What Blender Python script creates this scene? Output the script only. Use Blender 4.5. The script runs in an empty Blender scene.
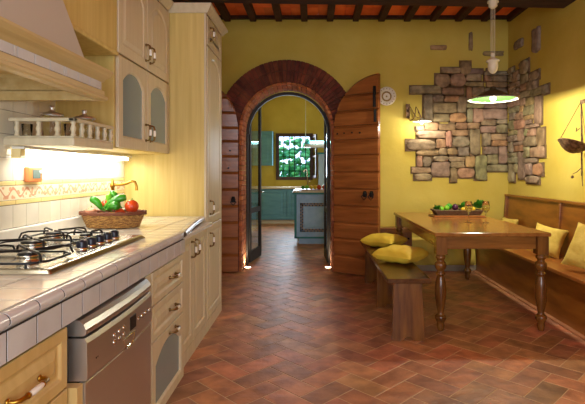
import bpy, bmesh, math, random
from math import sin, cos, pi, sqrt, radians, atan2
from mathutils import Vector, Matrix
random.seed(7)
S = bpy.context.scene
COL = S.collection
# ------------------------------------------------------------------ camera, world, lights, exposure
F = 475.0; H = 1.28                       # focal length in pixels of a 585 px wide frame, eye height
cam = bpy.data.objects.new('camera', bpy.data.cameras.new('camera')); COL.objects.link(cam)
cam.location = (0, 0, H); cam.rotation_euler = (pi/2, 0, 0)
cam.data.sensor_width = 36; cam.data.lens = F*36/585
cam.data.shift_x = -20.5/585; cam.data.shift_y = -30/585; cam.data.clip_start = .03
S.camera = cam
S.view_settings.view_transform = 'Standard'; S.view_settings.look = 'None'
S.view_settings.gamma = 1; S.view_settings.exposure = 0.0; S.view_settings.use_curve_mapping = False
w = bpy.data.worlds.new('sky'); S.world = w; w.use_nodes = True
bg = w.node_tree.nodes['Background']; bg.inputs[0].default_value = (.55, .68, 1, 1); bg.inputs[1].default_value = 3.2

def light(name, kind, loc, energy, color=(1, 1, 1), rot=(0, 0, 0), size=None, size_y=None, spread=None, radius=None, spot=None):
    d = bpy.data.lights.new(name, kind); d.energy = energy; d.color = color
    if kind == 'AREA':
        d.size = size
        if size_y: d.shape = 'RECTANGLE'; d.size_y = size_y
        if spread: d.spread = radians(spread)
    if kind in ('POINT', 'SPOT') and radius: d.shadow_soft_size = radius
    if kind == 'SPOT' and spot: d.spot_size = radians(spot); d.spot_blend = .6
    o = bpy.data.objects.new(name, d); o.location = loc; o.rotation_euler = rot; COL.objects.link(o); return o
WARM = (1, .80, .52); NEUT = (1, .93, .82); COOL = (.80, .90, 1)
light('camera_side_fill', 'AREA', (.4, -1.75, 1.55), 88, (.90, .97, 1), (pi/2, 0, 0), 2.4, 1.8)  # room fill added behind the camera, standing in for an unseen window
light('pendant_bulb_light', 'POINT', (1.75, 4.62, 1.955), 74, (1, .93, .76), radius=.03)
light('sconce_bulb_light', 'POINT', (1.372, 5.98, 1.865), 6, (1, .95, .80), radius=.02)
light('under_cabinet_tube_light', 'AREA', (-1.40, 3.0, 1.36), 6.5, (1, .97, .88), (0, 0, pi/2), 1.3, .05)
light('hood_light', 'AREA', (-1.22, 1.45, 1.69), 2.2, (1, .93, .76), (0, 0, 0), .25, .5)
for sx in (-.885, .215):
    light('floor_spot_light', 'SPOT', (sx, 6.36, .03), 16, (1, .85, .60), (pi, 0, 0), radius=.03, spot=120)
light('far_window_daylight', 'AREA', (-.5, 12.1, 1.7), 45, (.72, .86, 1), (-pi/2, 0, 0), .85, 1.1)
light('far_kitchen_fill', 'AREA', (2.6, 9.5, 1.7), 50, (.72, .86, 1), (0, pi/2, 0), 1.6, 1.6)  # unseen cool fill added at the right side, no window there
light('far_lamp_light', 'AREA', (.34, 8.9, 1.86), 26, (.95, .97, 1), (0, 0, 0), .8, .2)

# ------------------------------------------------------------------ materials
def lin(c):
    return tuple(((v/255)/12.92 if v/255 <= .04045 else ((v/255+.055)/1.055)**2.4) for v in c)+(1,)
class NT:
    def __init__(s, name):
        s.m = bpy.data.materials.new(name); s.m.use_nodes = True; s.t = s.m.node_tree; s.n = s.t.nodes; s.b = s.n['Principled BSDF']
    def new(s, k, **kw):
        nd = s.n.new(k)
        for a, v in kw.items(): setattr(nd, a, v)
        return nd
    def link(s, a, b): s.t.links.new(a, b)
def mat(name, c, rough=.5, metal=0, c2=None, scale=(8, 8, 8), detail=4, bump=0, bscale=None, coat=0, trans=0, ior=1.45, emit=None, estr=0, attr=False, spec=.5, lo=.35, hi=.65, dist=0):
    k = NT(name); b = k.b
    b.inputs['Base Color'].default_value = lin(c); b.inputs['Roughness'].default_value = rough; b.inputs['Metallic'].default_value = metal
    b.inputs['Coat Weight'].default_value = coat; b.inputs['Coat Roughness'].default_value = .15
    b.inputs['Transmission Weight'].default_value = trans; b.inputs['IOR'].default_value = ior; b.inputs['Specular IOR Level'].default_value = spec
    if emit: b.inputs['Emission Color'].default_value = lin(emit); b.inputs['Emission Strength'].default_value = estr
    tc = k.new('ShaderNodeTexCoord'); mp = k.new('ShaderNodeMapping'); k.link(tc.outputs['Object'], mp.inputs[0]); mp.inputs['Scale'].default_value = scale
    last = None
    if c2:
        nz = k.new('ShaderNodeTexNoise'); nz.inputs['Detail'].default_value = detail; nz.inputs['Scale'].default_value = 1; nz.inputs['Distortion'].default_value = dist
        k.link(mp.outputs[0], nz.inputs['Vector'])
        r = k.new('ShaderNodeValToRGB'); r.color_ramp.elements[0].position = lo; r.color_ramp.elements[1].position = hi
        r.color_ramp.elements[0].color = lin(c); r.color_ramp.elements[1].color = lin(c2); k.link(nz.outputs['Fac'], r.inputs[0]); last = r.outputs[0]
    if attr:
        a = k.new('ShaderNodeAttribute', attribute_name='tint'); mx = k.new('ShaderNodeMix', data_type='RGBA', blend_type='MULTIPLY')
        mx.inputs[0].default_value = 1; k.link(a.outputs['Color'], mx.inputs[7])
        if last: k.link(last, mx.inputs[6])
        else: mx.inputs[6].default_value = lin(c)
        last = mx.outputs[2]
    if last: k.link(last, b.inputs['Base Color'])
    if bump:
        n2 = k.new('ShaderNodeTexNoise'); n2.inputs['Scale'].default_value = bscale or 20; n2.inputs['Detail'].default_value = 5
        k.link(tc.outputs['Object'], n2.inputs['Vector'])
        bp = k.new('ShaderNodeBump'); bp.inputs['Strength'].default_value = bump; bp.inputs['Distance'].default_value = .02
        k.link(n2.outputs['Fac'], bp.inputs['Height']); k.link(bp.outputs[0], b.inputs['Normal'])
    return k.m
M = {}
M['wall'] = mat('yellow_plaster', (206, 183, 84), .8, c2=(195, 170, 66), scale=(1.6, 1.6, 1.6), bump=.25, bscale=9)
M['wall_far'] = mat('yellow_plaster_far', (205, 176, 70), .8, c2=(190, 160, 56), scale=(2, 2, 2), bump=.15, bscale=9)
M['floor'] = mat('terracotta_floor_brick', (194, 134, 92), .45, c2=(148, 98, 66), scale=(7, 7, 7), detail=6, bump=.25, bscale=14, attr=True)
M['mortar'] = mat('floor_joint', (204, 176, 138), .9)
M['cream'] = mat('cream_wood', (210, 198, 168), .4, c2=(198, 184, 152), scale=(28, 28, 1.6), lo=.3, hi=.7, bump=.03, bscale=60)
M['creamh'] = mat('cream_wood_cross', (196, 174, 122), .4, c2=(178, 152, 96), scale=(26, 2.2, 26), lo=.3, hi=.7)
M['honey'] = mat('gold_lit_cream_wood', (208, 178, 116), .42, c2=(194, 162, 98), scale=(28, 28, 1.6), lo=.3, hi=.7)  # cream cabinet wood again, with golden light put into the colour
M['panelw'] = mat('ash_panel_wood', (214, 192, 118), .45, c2=(194, 168, 92), scale=(30, 30, 1.2), lo=.3, hi=.7)
M['mantle'] = mat('hood_mantle_paint', (190, 188, 176), .55)
M['tile'] = mat('cream_ceramic_tile', (226, 220, 202), .13, c2=(216, 210, 192), scale=(6, 6, 6), coat=.3, attr=True)
M['tilew'] = mat('worktop_ceramic_tile', (236, 234, 224), .12, c2=(226, 222, 212), scale=(9, 9, 9), coat=.3, bump=.04, bscale=12)
M['tileg'] = mat('fascia_ceramic_tile', (206, 206, 206), .2, c2=(196, 194, 194), scale=(9, 9, 9), coat=.2)
M['grout'] = mat('dark_grout', (66, 52, 40), .9)
M['band'] = mat('cream_yellow_trim_tile', (232, 210, 146), .2, c2=(224, 200, 134), scale=(9, 9, 9))
M['steel'] = mat('brushed_steel', (204, 200, 194), .38, 1, bump=.02, bscale=200)
M['hobsteel'] = mat('hob_steel', (200, 196, 186), .22, 1)
M['darkmetal'] = mat('black_enamel_iron', (22, 22, 24), .35, .3)
M['knob'] = mat('blue_black_plastic', (20, 26, 44), .3)
M['chrome'] = mat('chrome', (215, 212, 205), .15, 1)
M['brass'] = mat('aged_brass', (170, 128, 50), .28, 1)
M['antbrass'] = mat('antique_brass', (128, 104, 62), .35, 1)
M['porcelain'] = mat('white_porcelain', (236, 232, 222), .15)
M['black'] = mat('black', (10, 10, 12), .4)
M['doorwood'] = mat('walnut_door_wood', (168, 102, 52), .28, c2=(130, 74, 34), scale=(2.2, 2.2, 22), bump=.1, bscale=30, lo=.3, hi=.7)
M['beam'] = mat('dark_beam_wood', (66, 36, 24), .8, c2=(40, 20, 14), scale=(3, 14, 14), bump=.6, bscale=7)
M['joist'] = mat('dark_joist_wood', (70, 38, 22), .8, c2=(48, 25, 15), scale=(14, 2, 14), bump=.4, bscale=9)
M['terra'] = mat('terracotta_ceiling_tile', (246, 130, 66), .8, c2=(226, 104, 48), scale=(3, 3, 3), attr=True)
M['brick'] = mat('dark_red_arch_brick', (118, 58, 36), .85, c2=(86, 38, 24), scale=(9, 9, 9), bump=.4, bscale=18, attr=True)
M['brickmortar'] = mat('arch_mortar', (96, 62, 42), .9)
M['revealbrick'] = mat('lit_reveal_brick', (186, 112, 66), .85, c2=(150, 80, 44), scale=(9, 9, 9), bump=.5, bscale=18, attr=True)  # arch brick with the floor spots' orange glow put into the colour
M['frameblack'] = mat('dark_bronze_frame', (44, 34, 26), .6, .0)
M['glass'] = mat('clear_glass', (250, 252, 252), .02, trans=1, ior=1.2)
M['frost'] = mat('frosted_blue_grey_glass', (128, 146, 148), .18, spec=.6)
M['tabletop'] = mat('table_top_wood', (168, 112, 54), .2, c2=(136, 84, 36), scale=(18, 1.4, 18), coat=.25, lo=.3, hi=.7)
M['tableleg'] = mat('table_wood', (134, 86, 34), .24, c2=(86, 50, 18), scale=(20, 20, 2.5), coat=.3, lo=.3, hi=.7)
M['apronwood'] = mat('table_apron_wood', (152, 98, 42), .24, c2=(106, 64, 24), scale=(2.5, 2.5, 24), coat=.3, lo=.3, hi=.7)
M['benchwood'] = mat('dark_bench_wood', (98, 62, 28), .24, c2=(66, 38, 16), scale=(20, 2, 20), coat=.05, spec=.3, lo=.3, hi=.7)
M['pew'] = mat('settle_wood', (154, 94, 32), .3, c2=(114, 64, 20), scale=(3, 3, 14), coat=.2, lo=.3, hi=.7)
M['pewseat'] = mat('settle_seat_wood', (176, 112, 52), .28, c2=(150, 88, 38), scale=(16, 1.4, 16), coat=.3, lo=.3, hi=.7)
M['cushion'] = mat('yellow_cushion_cloth', (226, 196, 62), .75, c2=(212, 176, 44), scale=(5, 5, 5), bump=.3, bscale=26)
M['cushion2'] = mat('pale_yellow_cushion_cloth', (222, 194, 92), .8, c2=(200, 168, 66), scale=(12, 12, 12), bump=.35, bscale=26)
M['stone'] = mat('field_stone', (172, 153, 122), .9, c2=(124, 108, 84), scale=(11, 11, 11), detail=8, bump=.45, bscale=16, attr=True)
M['stonemortar'] = mat('stone_mortar', (116, 94, 68), .95, bump=.8, bscale=20)
M['skirt'] = mat('grey_skirting', (140, 122, 98), .6)
M['lampshade'] = mat('white_enamel', (184, 182, 166), .3)
M['lampcream'] = mat('cream_ceramic', (226, 214, 186), .25)
M['lamptop'] = mat('dark_enamel', (70, 58, 42), .35)
M['green'] = mat('green_enamel', (34, 66, 24), .4)
M['bulb'] = mat('lit_bulb', (255, 250, 235), .5, emit=(255, 244, 215), estr=22)
M['tube'] = mat('lit_tube', (255, 250, 235), .5, emit=(255, 246, 214), estr=9)
M['spot'] = mat('lit_floor_spot', (255, 250, 235), .5, emit=(255, 240, 205), estr=14)
M['wicker'] = mat('wicker', (186, 142, 78), .7, c2=(120, 80, 40), scale=(60, 60, 110), bump=.6, bscale=80)
M['wickerdark'] = mat('dark_wicker_rim', (104, 56, 34), .7)
M['pepper'] = mat('green_pepper_skin', (66, 150, 34), .22, c2=(40, 116, 24), scale=(14, 14, 14))
M['leafg'] = mat('leaf_green', (96, 170, 56), .5, c2=(54, 118, 34), scale=(20, 20, 20))
M['tomato'] = mat('orange_red_skin', (214, 82, 34), .22, c2=(196, 58, 24), scale=(8, 8, 8))
M['garlic'] = mat('pinkish_skin', (206, 140, 110), .5)
M['onion'] = mat('purple_onion_skin', (74, 30, 62), .25)
M['lemon'] = mat('yellow_fruit_skin', (226, 190, 40), .35)
M['lime'] = mat('bright_green_fruit_skin', (120, 190, 40), .35)
M['darkbasket'] = mat('dark_woven_tray', (122, 98, 70), .7, c2=(84, 62, 42), scale=(90, 90, 90), bump=.5, bscale=90)
M['wine'] = mat('white_wine', (246, 232, 140), .05, trans=.9, ior=1.33)
M['teal'] = mat('teal_painted_wood', (98, 150, 160), .5, c2=(84, 134, 146), scale=(3, 3, 12))
M['tealpale'] = mat('pale_blue_tile', (158, 190, 216), .35, c2=(140, 174, 204), scale=(8, 8, 8))
M['tealdark'] = mat('dark_teal_trim', (36, 120, 116), .45)
M['counterfar'] = mat('pale_far_worktop', (206, 186, 150), .4)
M['iron'] = mat('wrought_iron', (26, 24, 24), .6, .4)
M['rust'] = mat('rusty_iron', (140, 108, 78), .5, .5, c2=(84, 60, 42), scale=(30, 30, 30), bump=.5, bscale=60)
M['darkwood'] = mat('dark_window_wood', (74, 42, 26), .5, c2=(52, 28, 18), scale=(4, 4, 20))
M['foliage'] = mat('garden_foliage', (110, 200, 110), .7, c2=(50, 150, 110), scale=(3, 3, 3))
M['plasticorange'] = mat('salmon_plastic', (206, 118, 62), .4)
M['lcd'] = mat('lcd_display', (96, 110, 104), .2)
M['plate'] = mat('glazed_plate', (224, 214, 190), .3)
M['ochre'] = mat('ochre_glaze', (150, 116, 50), .4)
M['paper'] = mat('pale_cupboard_paint', (170, 184, 190), .5)

def border_mat():
    k = NT('scroll_border_tile'); b = k.b; b.inputs['Roughness'].default_value = .2
    tc = k.new('ShaderNodeTexCoord'); sp = k.new('ShaderNodeSeparateXYZ'); k.link(tc.outputs['Object'], sp.inputs[0])
    def mth(op, a, bb=None):
        n = k.new('ShaderNodeMath', operation=op)
        for i, v in enumerate((a, bb)):
            if v is None: continue
            if isinstance(v, (int, float)): n.inputs[i].default_value = v
            else: k.link(v, n.inputs[i])
        return n.outputs[0]
    y = mth('MULTIPLY', sp.outputs['Y'], 2*pi/.111)
    s1 = mth('MULTIPLY', mth('SINE', y), .020)
    d = mth('ABSOLUTE', mth('SUBTRACT', mth('SUBTRACT', sp.outputs['Z'], 1.177), s1))
    l1 = mth('LESS_THAN', d, .006)
    vo = k.new('ShaderNodeTexVoronoi'); vo.inputs['Scale'].default_value = 34; k.link(tc.outputs['Object'], vo.inputs['Vector'])
    bl = mth('LESS_THAN', vo.outputs['Distance'], .40)
    band = mth('LESS_THAN', mth('ABSOLUTE', mth('SUBTRACT', sp.outputs['Z'], 1.177)), .030)
    bl = mth('MULTIPLY', bl, band)
    m1 = k.new('ShaderNodeMix', data_type='RGBA'); k.link(bl, m1.inputs[0]); m1.inputs[6].default_value = lin((236, 220, 186)); m1.inputs[7].default_value = lin((222, 170, 134))
    m2 = k.new('ShaderNodeMix', data_type='RGBA'); k.link(l1, m2.inputs[0]); k.link(m1.outputs[2], m2.inputs[6]); m2.inputs[7].default_value = lin((214, 156, 126))
    k.link(m2.outputs[2], b.inputs['Base Color']); return k.m
M['border'] = border_mat()

# ------------------------------------------------------------------ mesh builder
class MB:
    def __init__(s): s.v = []; s.f = []; s.mi = []; s.sm = []; s.tint = []; s.t = None; s.cm = 0; s.smooth = False
    def add(s, vs, fs, smooth=None):
        n = len(s.v); s.v += [tuple(v) for v in vs]
        for f in fs:
            s.f.append([n+i for i in f]); s.mi.append(s.cm); s.sm.append(s.smooth if smooth is None else smooth); s.tint.append(s.t or (1, 1, 1))
        return s
    def box(s, x0, x1, y0, y1, z0, z1):
        if x0 > x1: x0, x1 = x1, x0
        if y0 > y1: y0, y1 = y1, y0
        if z0 > z1: z0, z1 = z1, z0
        return s.add([(x0, y0, z0), (x1, y0, z0), (x1, y1, z0), (x0, y1, z0), (x0, y0, z1), (x1, y0, z1), (x1, y1, z1), (x0, y1, z1)],
                     [(0, 3, 2, 1), (4, 5, 6, 7), (0, 1, 5, 4), (1, 2, 6, 5), (2, 3, 7, 6), (3, 0, 4, 7)])
    def hexa(s, b, t):      # bottom quad (ccw from above) and top quad
        return s.add(list(b)+list(t), [(0, 3, 2, 1), (4, 5, 6, 7), (0, 1, 5, 4), (1, 2, 6, 5), (2, 3, 7, 6), (3, 0, 4, 7)])
    def prism(s, poly, fn, d0, d1):     # poly of (u,v), fn(u,v,d) -> point
        n = len(poly); vs = [fn(u, v, d0) for u, v in poly]+[fn(u, v, d1) for u, v in poly]
        return s.add(vs, [tuple(range(n))[::-1], tuple(range(n, 2*n))]+[(i, (i+1) % n, n+(i+1) % n, n+i) for i in range(n)])
    def tube(s, pts, r, n=8, cap=True):
        pts = [Vector(p) for p in pts]; rings = []; up = None
        rs = r if isinstance(r, (list, tuple)) else [r]*len(pts)
        vs = []
        for i, p in enumerate(pts):
            a = pts[max(i-1, 0)]; b = pts[min(i+1, len(pts)-1)]; t = (b-a).normalized()
            if up is None: up = Vector((0, 0, 1)) if abs(t.z) < .9 else Vector((1, 0, 0))
            sd = t.cross(up).normalized(); up = sd.cross(t).normalized()
            for k in range(n):
                q = 2*pi*k/n; vs.append(p+(sd*cos(q)+up*sin(q))*rs[i])
        fs = []
        for i in range(len(pts)-1):
            for k in range(n): fs.append((i*n+k, i*n+(k+1) % n, (i+1)*n+(k+1) % n, (i+1)*n+k))
        s.add(vs, fs, True)
        if cap: s.add(vs[:n], [tuple(range(n))[::-1]], False); s.add(vs[-n:], [tuple(range(n))], False)
        return s
    def lathe(s, prof, c=(0, 0, 0), axis='z', n=20, smooth=True):    # prof: (r, h)
        vs = []; c = Vector(c)
        for r, h in prof:
            for k in range(n):
                q = 2*pi*k/n; a, b = r*cos(q), r*sin(q)
                vs.append(c+Vector({'z': (a, b, h), 'x': (h, a, b), 'y': (a, h, b)}[axis]))
        fs = [(i*n+k, i*n+(k+1) % n, (i+1)*n+(k+1) % n, (i+1)*n+k) for i in range(len(prof)-1) for k in range(n)]
        return s.add(vs, fs, smooth)
    def ball(s, c, r, n=14, m=9, noise=0):
        rx, ry, rz = (r, r, r) if isinstance(r, (int, float)) else r
        vs = []; fs = []
        for i in range(m+1):
            a = pi*i/m
            for k in range(n):
                q = 2*pi*k/n; j = 1+random.uniform(-noise, noise)
                vs.append((c[0]+rx*sin(a)*cos(q)*j, c[1]+ry*sin(a)*sin(q)*j, c[2]+rz*cos(a)*j))
        for i in range(m):
            for k in range(n): fs.append((i*n+k, (i+1)*n+k, (i+1)*n+(k+1) % n, i*n+(k+1) % n))
        return s.add(vs, fs, True)
    def grid(s, fn, nu, nv, smooth=True):
        vs = [fn(i/nu, j/nv) for j in range(nv+1) for i in range(nu+1)]
        return s.add(vs, [(j*(nu+1)+i, j*(nu+1)+i+1, (j+1)*(nu+1)+i+1, (j+1)*(nu+1)+i) for j in range(nv) for i in range(nu)], smooth)
def wloc(p):
    v = Vector((0, 0, 0))
    while p: v += p.location; p = p.parent
    return v
def obj(name, mb, m, parent=None, bevel=0, origin=None, seg=2, sub=0):
    if parent is not None: off = wloc(parent); 
    else:
        if origin is None:
            xs = [v[0] for v in mb.v]; ys = [v[1] for v in mb.v]; zs = [v[2] for v in mb.v]
            origin = ((min(xs)+max(xs))/2, (min(ys)+max(ys))/2, min(zs))
        off = Vector(origin)
    me = bpy.data.meshes.new(name); me.from_pydata([(v[0]-off.x, v[1]-off.y, v[2]-off.z) for v in mb.v], [], mb.f)
    ms = m if isinstance(m, (list, tuple)) else [m]
    for k in ms: me.materials.append(M[k] if isinstance(k, str) else k)
    for p, a, sm in zip(me.polygons, mb.mi, mb.sm): p.material_index = a; p.use_smooth = sm
    if any(t != (1, 1, 1) for t in mb.tint):
        ca = me.color_attributes.new('tint', 'FLOAT_COLOR', 'CORNER'); 
        for p, t in zip(me.polygons, mb.tint):
            for li in p.loop_indices: ca.data[li].color = (*t, 1)
    elif any(getattr(M.get(k), 'name', '') in ATTR for k in ms if isinstance(k, str)):
        ca = me.color_attributes.new('tint', 'FLOAT_COLOR', 'CORNER')
        for d in ca.data: d.color = (1, 1, 1, 1)
    bm = bmesh.new(); bm.from_mesh(me); bmesh.ops.recalc_face_normals(bm, faces=bm.faces); bm.to_mesh(me); bm.free()
    o = bpy.data.objects.new(name, me); COL.objects.link(o)
    if parent is not None: o.parent = parent
    else: o.location = off
    if bevel:
        b = o.modifiers.new('bevel', 'BEVEL'); b.width = bevel; b.segments = seg; b.limit_method = 'ANGLE'; b.angle_limit = radians(40)
    if sub:
        b = o.modifiers.new('sub', 'SUBSURF'); b.levels = sub; b.render_levels = sub
    return o
ATTR = {'terracotta_floor_brick', 'terracotta_ceiling_tile', 'dark_red_arch_brick', 'lit_reveal_brick', 'field_stone', 'cream_ceramic_tile'}
def tag(o, label, cat, group=None, kind=None):
    o['label'] = label; o['category'] = cat
    if group: o['group'] = group
    if kind: o['kind'] = kind
    return o
def thing(name, label, cat, loc, group=None, rotz=0):
    o = bpy.data.objects.new(name, None); COL.objects.link(o); o.location = loc; o.rotation_euler = (0, 0, rotz); o.empty_display_size = .1
    return tag(o, label, cat, group)
def single(name, mb, m, label, cat, group=None, kind=None, **kw): return tag(obj(name, mb, m, **kw), label, cat, group, kind)
def struct(name, mb, m, label, cat, **kw): return single(name, mb, m, label, cat, kind='structure', **kw)
def copy_tree(o, parent=None):
    c = o.copy(); COL.objects.link(c)
    if parent: c.parent = parent
    for ch in list(o.children): copy_tree(ch, c)
    return c
def WX(px, Y): return (px-313)*Y/F          # where a sight line meets a plane at depth Y
def WZ(py, Y): return H-(py-172)*Y/F
def vary(a=.12, hue=.05):
    k = 1+random.uniform(-a, a); return tuple(max(.05, k*(1+random.uniform(-hue, hue))) for _ in range(3))

YB = 6.16; XR = 2.53; XL = -1.5; YF = -1.9; CZ = 3.315
# ------------------------------------------------------------------ room shell
mb = MB()                                   # herringbone brick floor
def hb(cx, cy, ang, L=.30, W=.15):
    g = .0028; z = .0; mb.t = vary(.22, .10)
    ca, sa = cos(ang), sin(ang); pts = []
    for z0, e in ((-.02, 0), (-.0008, 0), (0, .002)):
        for u, v in ((-1, -1), (1, -1), (1, 1), (-1, 1)):
            a = u*(L/2-g-e); b = v*(W/2-g-e); pts.append((cx+a*ca-b*sa, cy+a*sa+b*ca, z0))
    mb.add(pts, [(8, 9, 10, 11)]+[(i, (i+1) % 4, 4+(i+1) % 4, 4+i) for i in range(4)]+[(4+i, 4+(i+1) % 4, 8+(i+1) % 4, 8+i) for i in range(4)])
A45 = radians(45); U = .15
for i in range(-130, 130):
    for j in range(-60, 60):
        ox, oy = i*1+j*2, i*1-j*2
        for (cx, cy, an) in ((ox+1, oy+.5, 0), (ox+2.5, oy+0, pi/2)):
            wx, wy = cx*U, cy*U; x = wx*cos(A45)-wy*sin(A45)+.03; y = wx*sin(A45)+wy*cos(A45)+.05
            if -1.75 < x < 2.7 and .9 < y < 12.6 and (y < 6.75 or (-1.3 < x < 1.3)): hb(x, y, an+A45)
fl = struct('floor', mb, 'floor', 'reddish brown terracotta bricks laid in herringbone across both rooms', 'floor', origin=(0, 0, 0))
mb = MB(); mb.box(-2.6, 3.2, YF, 12.6, -.06, -.0012)
obj('joint_bed', mb, 'mortar', fl)
mb = MB()                                   # back wall with arched opening
AX = -.338; AR = .61; AZ = 1.82; WT = .42    # arch centre, radius, springing height, wall thickness
def arch_wall(mb, x0, x1, z1, y0, y1, cx, r, zc, n=28):
    arc = [(cx-r, 0), (cx-r, zc)]+[(cx-r*cos(pi*i/n), zc+r*sin(pi*i/n)) for i in range(1, n)]+[(cx+r, zc), (cx+r, 0)]
    poly = [(x0, 0), (x0, z1), (x1, z1), (x1, 0)]
    for y in (y0, y1):
        mb.add([(x0, y, 0), (x0, y, z1), (cx-r, y, z1), (cx-r, y, 0)], [(0, 1, 2, 3)])
        mb.add([(cx+r, y, 0), (cx+r, y, z1), (x1, y, z1), (x1, y, 0)], [(0, 1, 2, 3)])
        for i in range(n):
            a, b = pi*i/n, pi*(i+1)/n
            mb.add([(cx-r*cos(a), y, zc+r*sin(a)), (cx-r*cos(a), y, z1), (cx-r*cos(b), y, z1), (cx-r*cos(b), y, zc+r*sin(b))], [(0, 1, 2, 3)])
    mb.box(x0-.01, x0, y0, y1, 0, z1); mb.box(x1, x1+.01, y0, y1, 0, z1); mb.box(x0, x1, y0, y1, z1, z1+.01)
    for k in range(len(arc)-1):
        (a, za), (b, zb) = arc[k], arc[k+1]; mb.add([(a, y0, za), (b, y0, zb), (b, y1, zb), (a, y1, za)], [(0, 1, 2, 3)])
arch_wall(mb, -2.4, XR, CZ, YB, YB+WT, AX, AR, AZ)
wb = struct('wall_back', mb, 'wall', 'yellow plaster wall with the arched doorway', 'wall', origin=(0, YB, 0))
mb = MB(); mb.box(XR, XR+.15, YF, YB+WT, 0, CZ)
struct('wall_right', mb, 'wall', 'yellow plaster wall behind the wooden settle', 'wall')
mb = MB(); mb.box(XL-.2, XL, YF, 4.40, 0, CZ); mb.box(-2.4, XL-.2, 4.40, 4.30, 0, CZ); mb.box(-2.4, -2.3, 4.4, YB, 0, CZ)
struct('wall_left', mb, 'wall', 'wall behind the kitchen cabinets', 'wall')
mb = MB(); mb.box(-1.7, -.9, YF-.15, YF, 0, CZ); mb.box(1.7, XR, YF-.15, YF, 0, CZ); mb.box(-.9, 1.7, YF-.15, YF, 0, .6); mb.box(-.9, 1.7, YF-.15, YF, 2.5, CZ)
struct('wall_front', mb, 'wall', 'yellow plaster wall behind the viewer, with an opening added for the fill light', 'wall')  # opening is unseen, added to let the fill light in
mb = MB()                                   # terracotta tiles on the joists
yy = YB
y = 3.1
while y < YB-.01:
    x = -2.3
    while x < XR:
        mb.t = vary(.2, .08); mb.box(x+.002, min(x+.169, XR)-.002, y+.003, min(y+.34, YB)-.003, CZ-.02, CZ+.02); x += .169
    y += .34
mb.t = (1, 1, 1); mb.box(-2.4, XR, YF, 3.1, CZ, CZ+.05); mb.box(-2.4, XR, 3.1, YB, CZ+.015, CZ+.05)
struct('ceiling', mb, 'terra', 'terracotta tiles between the dark wooden joists', 'ceiling')
mb = MB(); mb.box(-2.3, XR, YB-.06, YB, 3.255, 3.294)
struct('trim_back', mb, 'joist', 'dark wooden strip along the top of the back wall', 'trim')
for i in range(-1, 12):                     # joists
    px = 228.5+25.35*i; x = WX(px, YB)
    if x < -2.3: continue
    m = MB(); wv = random.uniform(.036, .044); m.box(x-wv, x+wv, 3.2, YB-.062, 3.208, CZ-.021)
    single('ceiling_joist', m, 'joist', 'dark wooden ceiling joist running to the back wall', 'joist', group='ceiling joists', bevel=.008, kind='structure')
m = MB(); 
pts = [(-2.29, .03), (-1.2, .02), (0, 0), (1.2, -.015), (XR-.002, -.04)]
for (xa, da), (xb, db) in zip(pts[:-1], pts[1:]):
    m.hexa([(xa, 4.53, 2.97+da), (xb, 4.53, 2.97+db), (xb, 4.79, 2.97+db), (xa, 4.79, 2.97+da)], [(xa, 4.53, 3.206), (xb, 4.53, 3.206), (xb, 4.79, 3.206), (xa, 4.79, 3.206)])
single('ceiling_beam', m, 'beam', 'thick rough dark timber beam across the ceiling under the joists', 'beam', kind='structure')
m = MB(); m.box(1.27, XR-.35, YB-.02, YB, 0, .075); m.box(XR-.015, XR, 0, 3, 0, .075)
struct('baseboard_back', m, 'skirt', 'low grey skirting under the dining table wall', 'baseboard')
m = MB()
def bul(u, v):
    x = 1.27+(2.075-1.27)*u; z = .076+.36*v
    return (x, YB-(.015+.08*(max(0, sin(pi*v))**.6)*(1+.6*sin(11*x+2)*sin(15*z+5*x)+.3*sin(25*x+9*z))), z)
m.grid(bul, 50, 22)
m.v = m.v; struct('trim_5', m, 'wall', 'lumpy plaster bulge low on the wall under the table', 'plaster', origin=(1.7, YB, .08))
# ------------------------------------------------------------------ brick arch
m = MB(); r0, r1 = .615, .90
N = 46
for i in range(N):
    a0, a1 = pi*i/N+.004, pi*(i+1)/N-.004
    m.t = vary(.3, .12); rr = ((r0, r0+.135), (r0+.142, r1)) if i % 2 else ((r0, r1-.142), (r1-.135, r1))
    for ra, rb in rr:
        f = lambda r, a, y: (AX-r*cos(a), y, AZ+r*sin(a))
        ya = YB-.07-random.uniform(0, .008)
        m.hexa([f(ra, a0, ya), f(rb, a0, ya), f(rb, a0, YB+.0), f(ra, a0, YB+.0)], [f(ra, a1, ya), f(rb, a1, ya), f(rb, a1, YB), f(ra, a1, YB)])
for sx in (-1, 1):
    for k in range(26):
        m.t = vary(.3, .12); z0 = k*.07; a = AX+sx*r0; b = AX+sx*r1
        m.box(a, b, YB-.07, YB, z0+.003, z0+.067)
am = MB()
for i in range(N):
    a0, a1 = pi*i/N, pi*(i+1)/N; f = lambda r, a, y: (AX-r*cos(a), y, AZ+r*sin(a))
    am.hexa([f(r0+.004, a0, YB-.06), f(r1-.004, a0, YB-.06), f(r1-.004, a0, YB), f(r0+.004, a0, YB)], [f(r0+.004, a1, YB-.06), f(r1-.004, a1, YB-.06), f(r1-.004, a1, YB), f(r0+.004, a1, YB)])
for sx in (-1, 1): am.box(AX+sx*(r0+.004), AX+sx*(r1-.004), YB-.06, YB, 0, AZ)
bs = struct('trim_1', m, 'brick', 'dark red brick arch around the doorway', 'brick arch', bevel=.004, origin=(AX, YB, 0)); obj('mortar', am, 'brickmortar', bs)
m = MB(); am = MB(); q0, q1 = YB-.07, YB+WT-.03       # reveal bricks inside the opening
def reveal(a0, a1, y0, y1, t):
    f = lambda r, a, y: (AX-r*cos(a), y, AZ+r*sin(a))
    m.t = t; m.hexa([f(.575, a0, y0), f(.612, a0, y0), f(.612, a0, y1), f(.575, a0, y1)], [f(.575, a1, y0), f(.612, a1, y0), f(.612, a1, y1), f(.575, a1, y1)])
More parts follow.
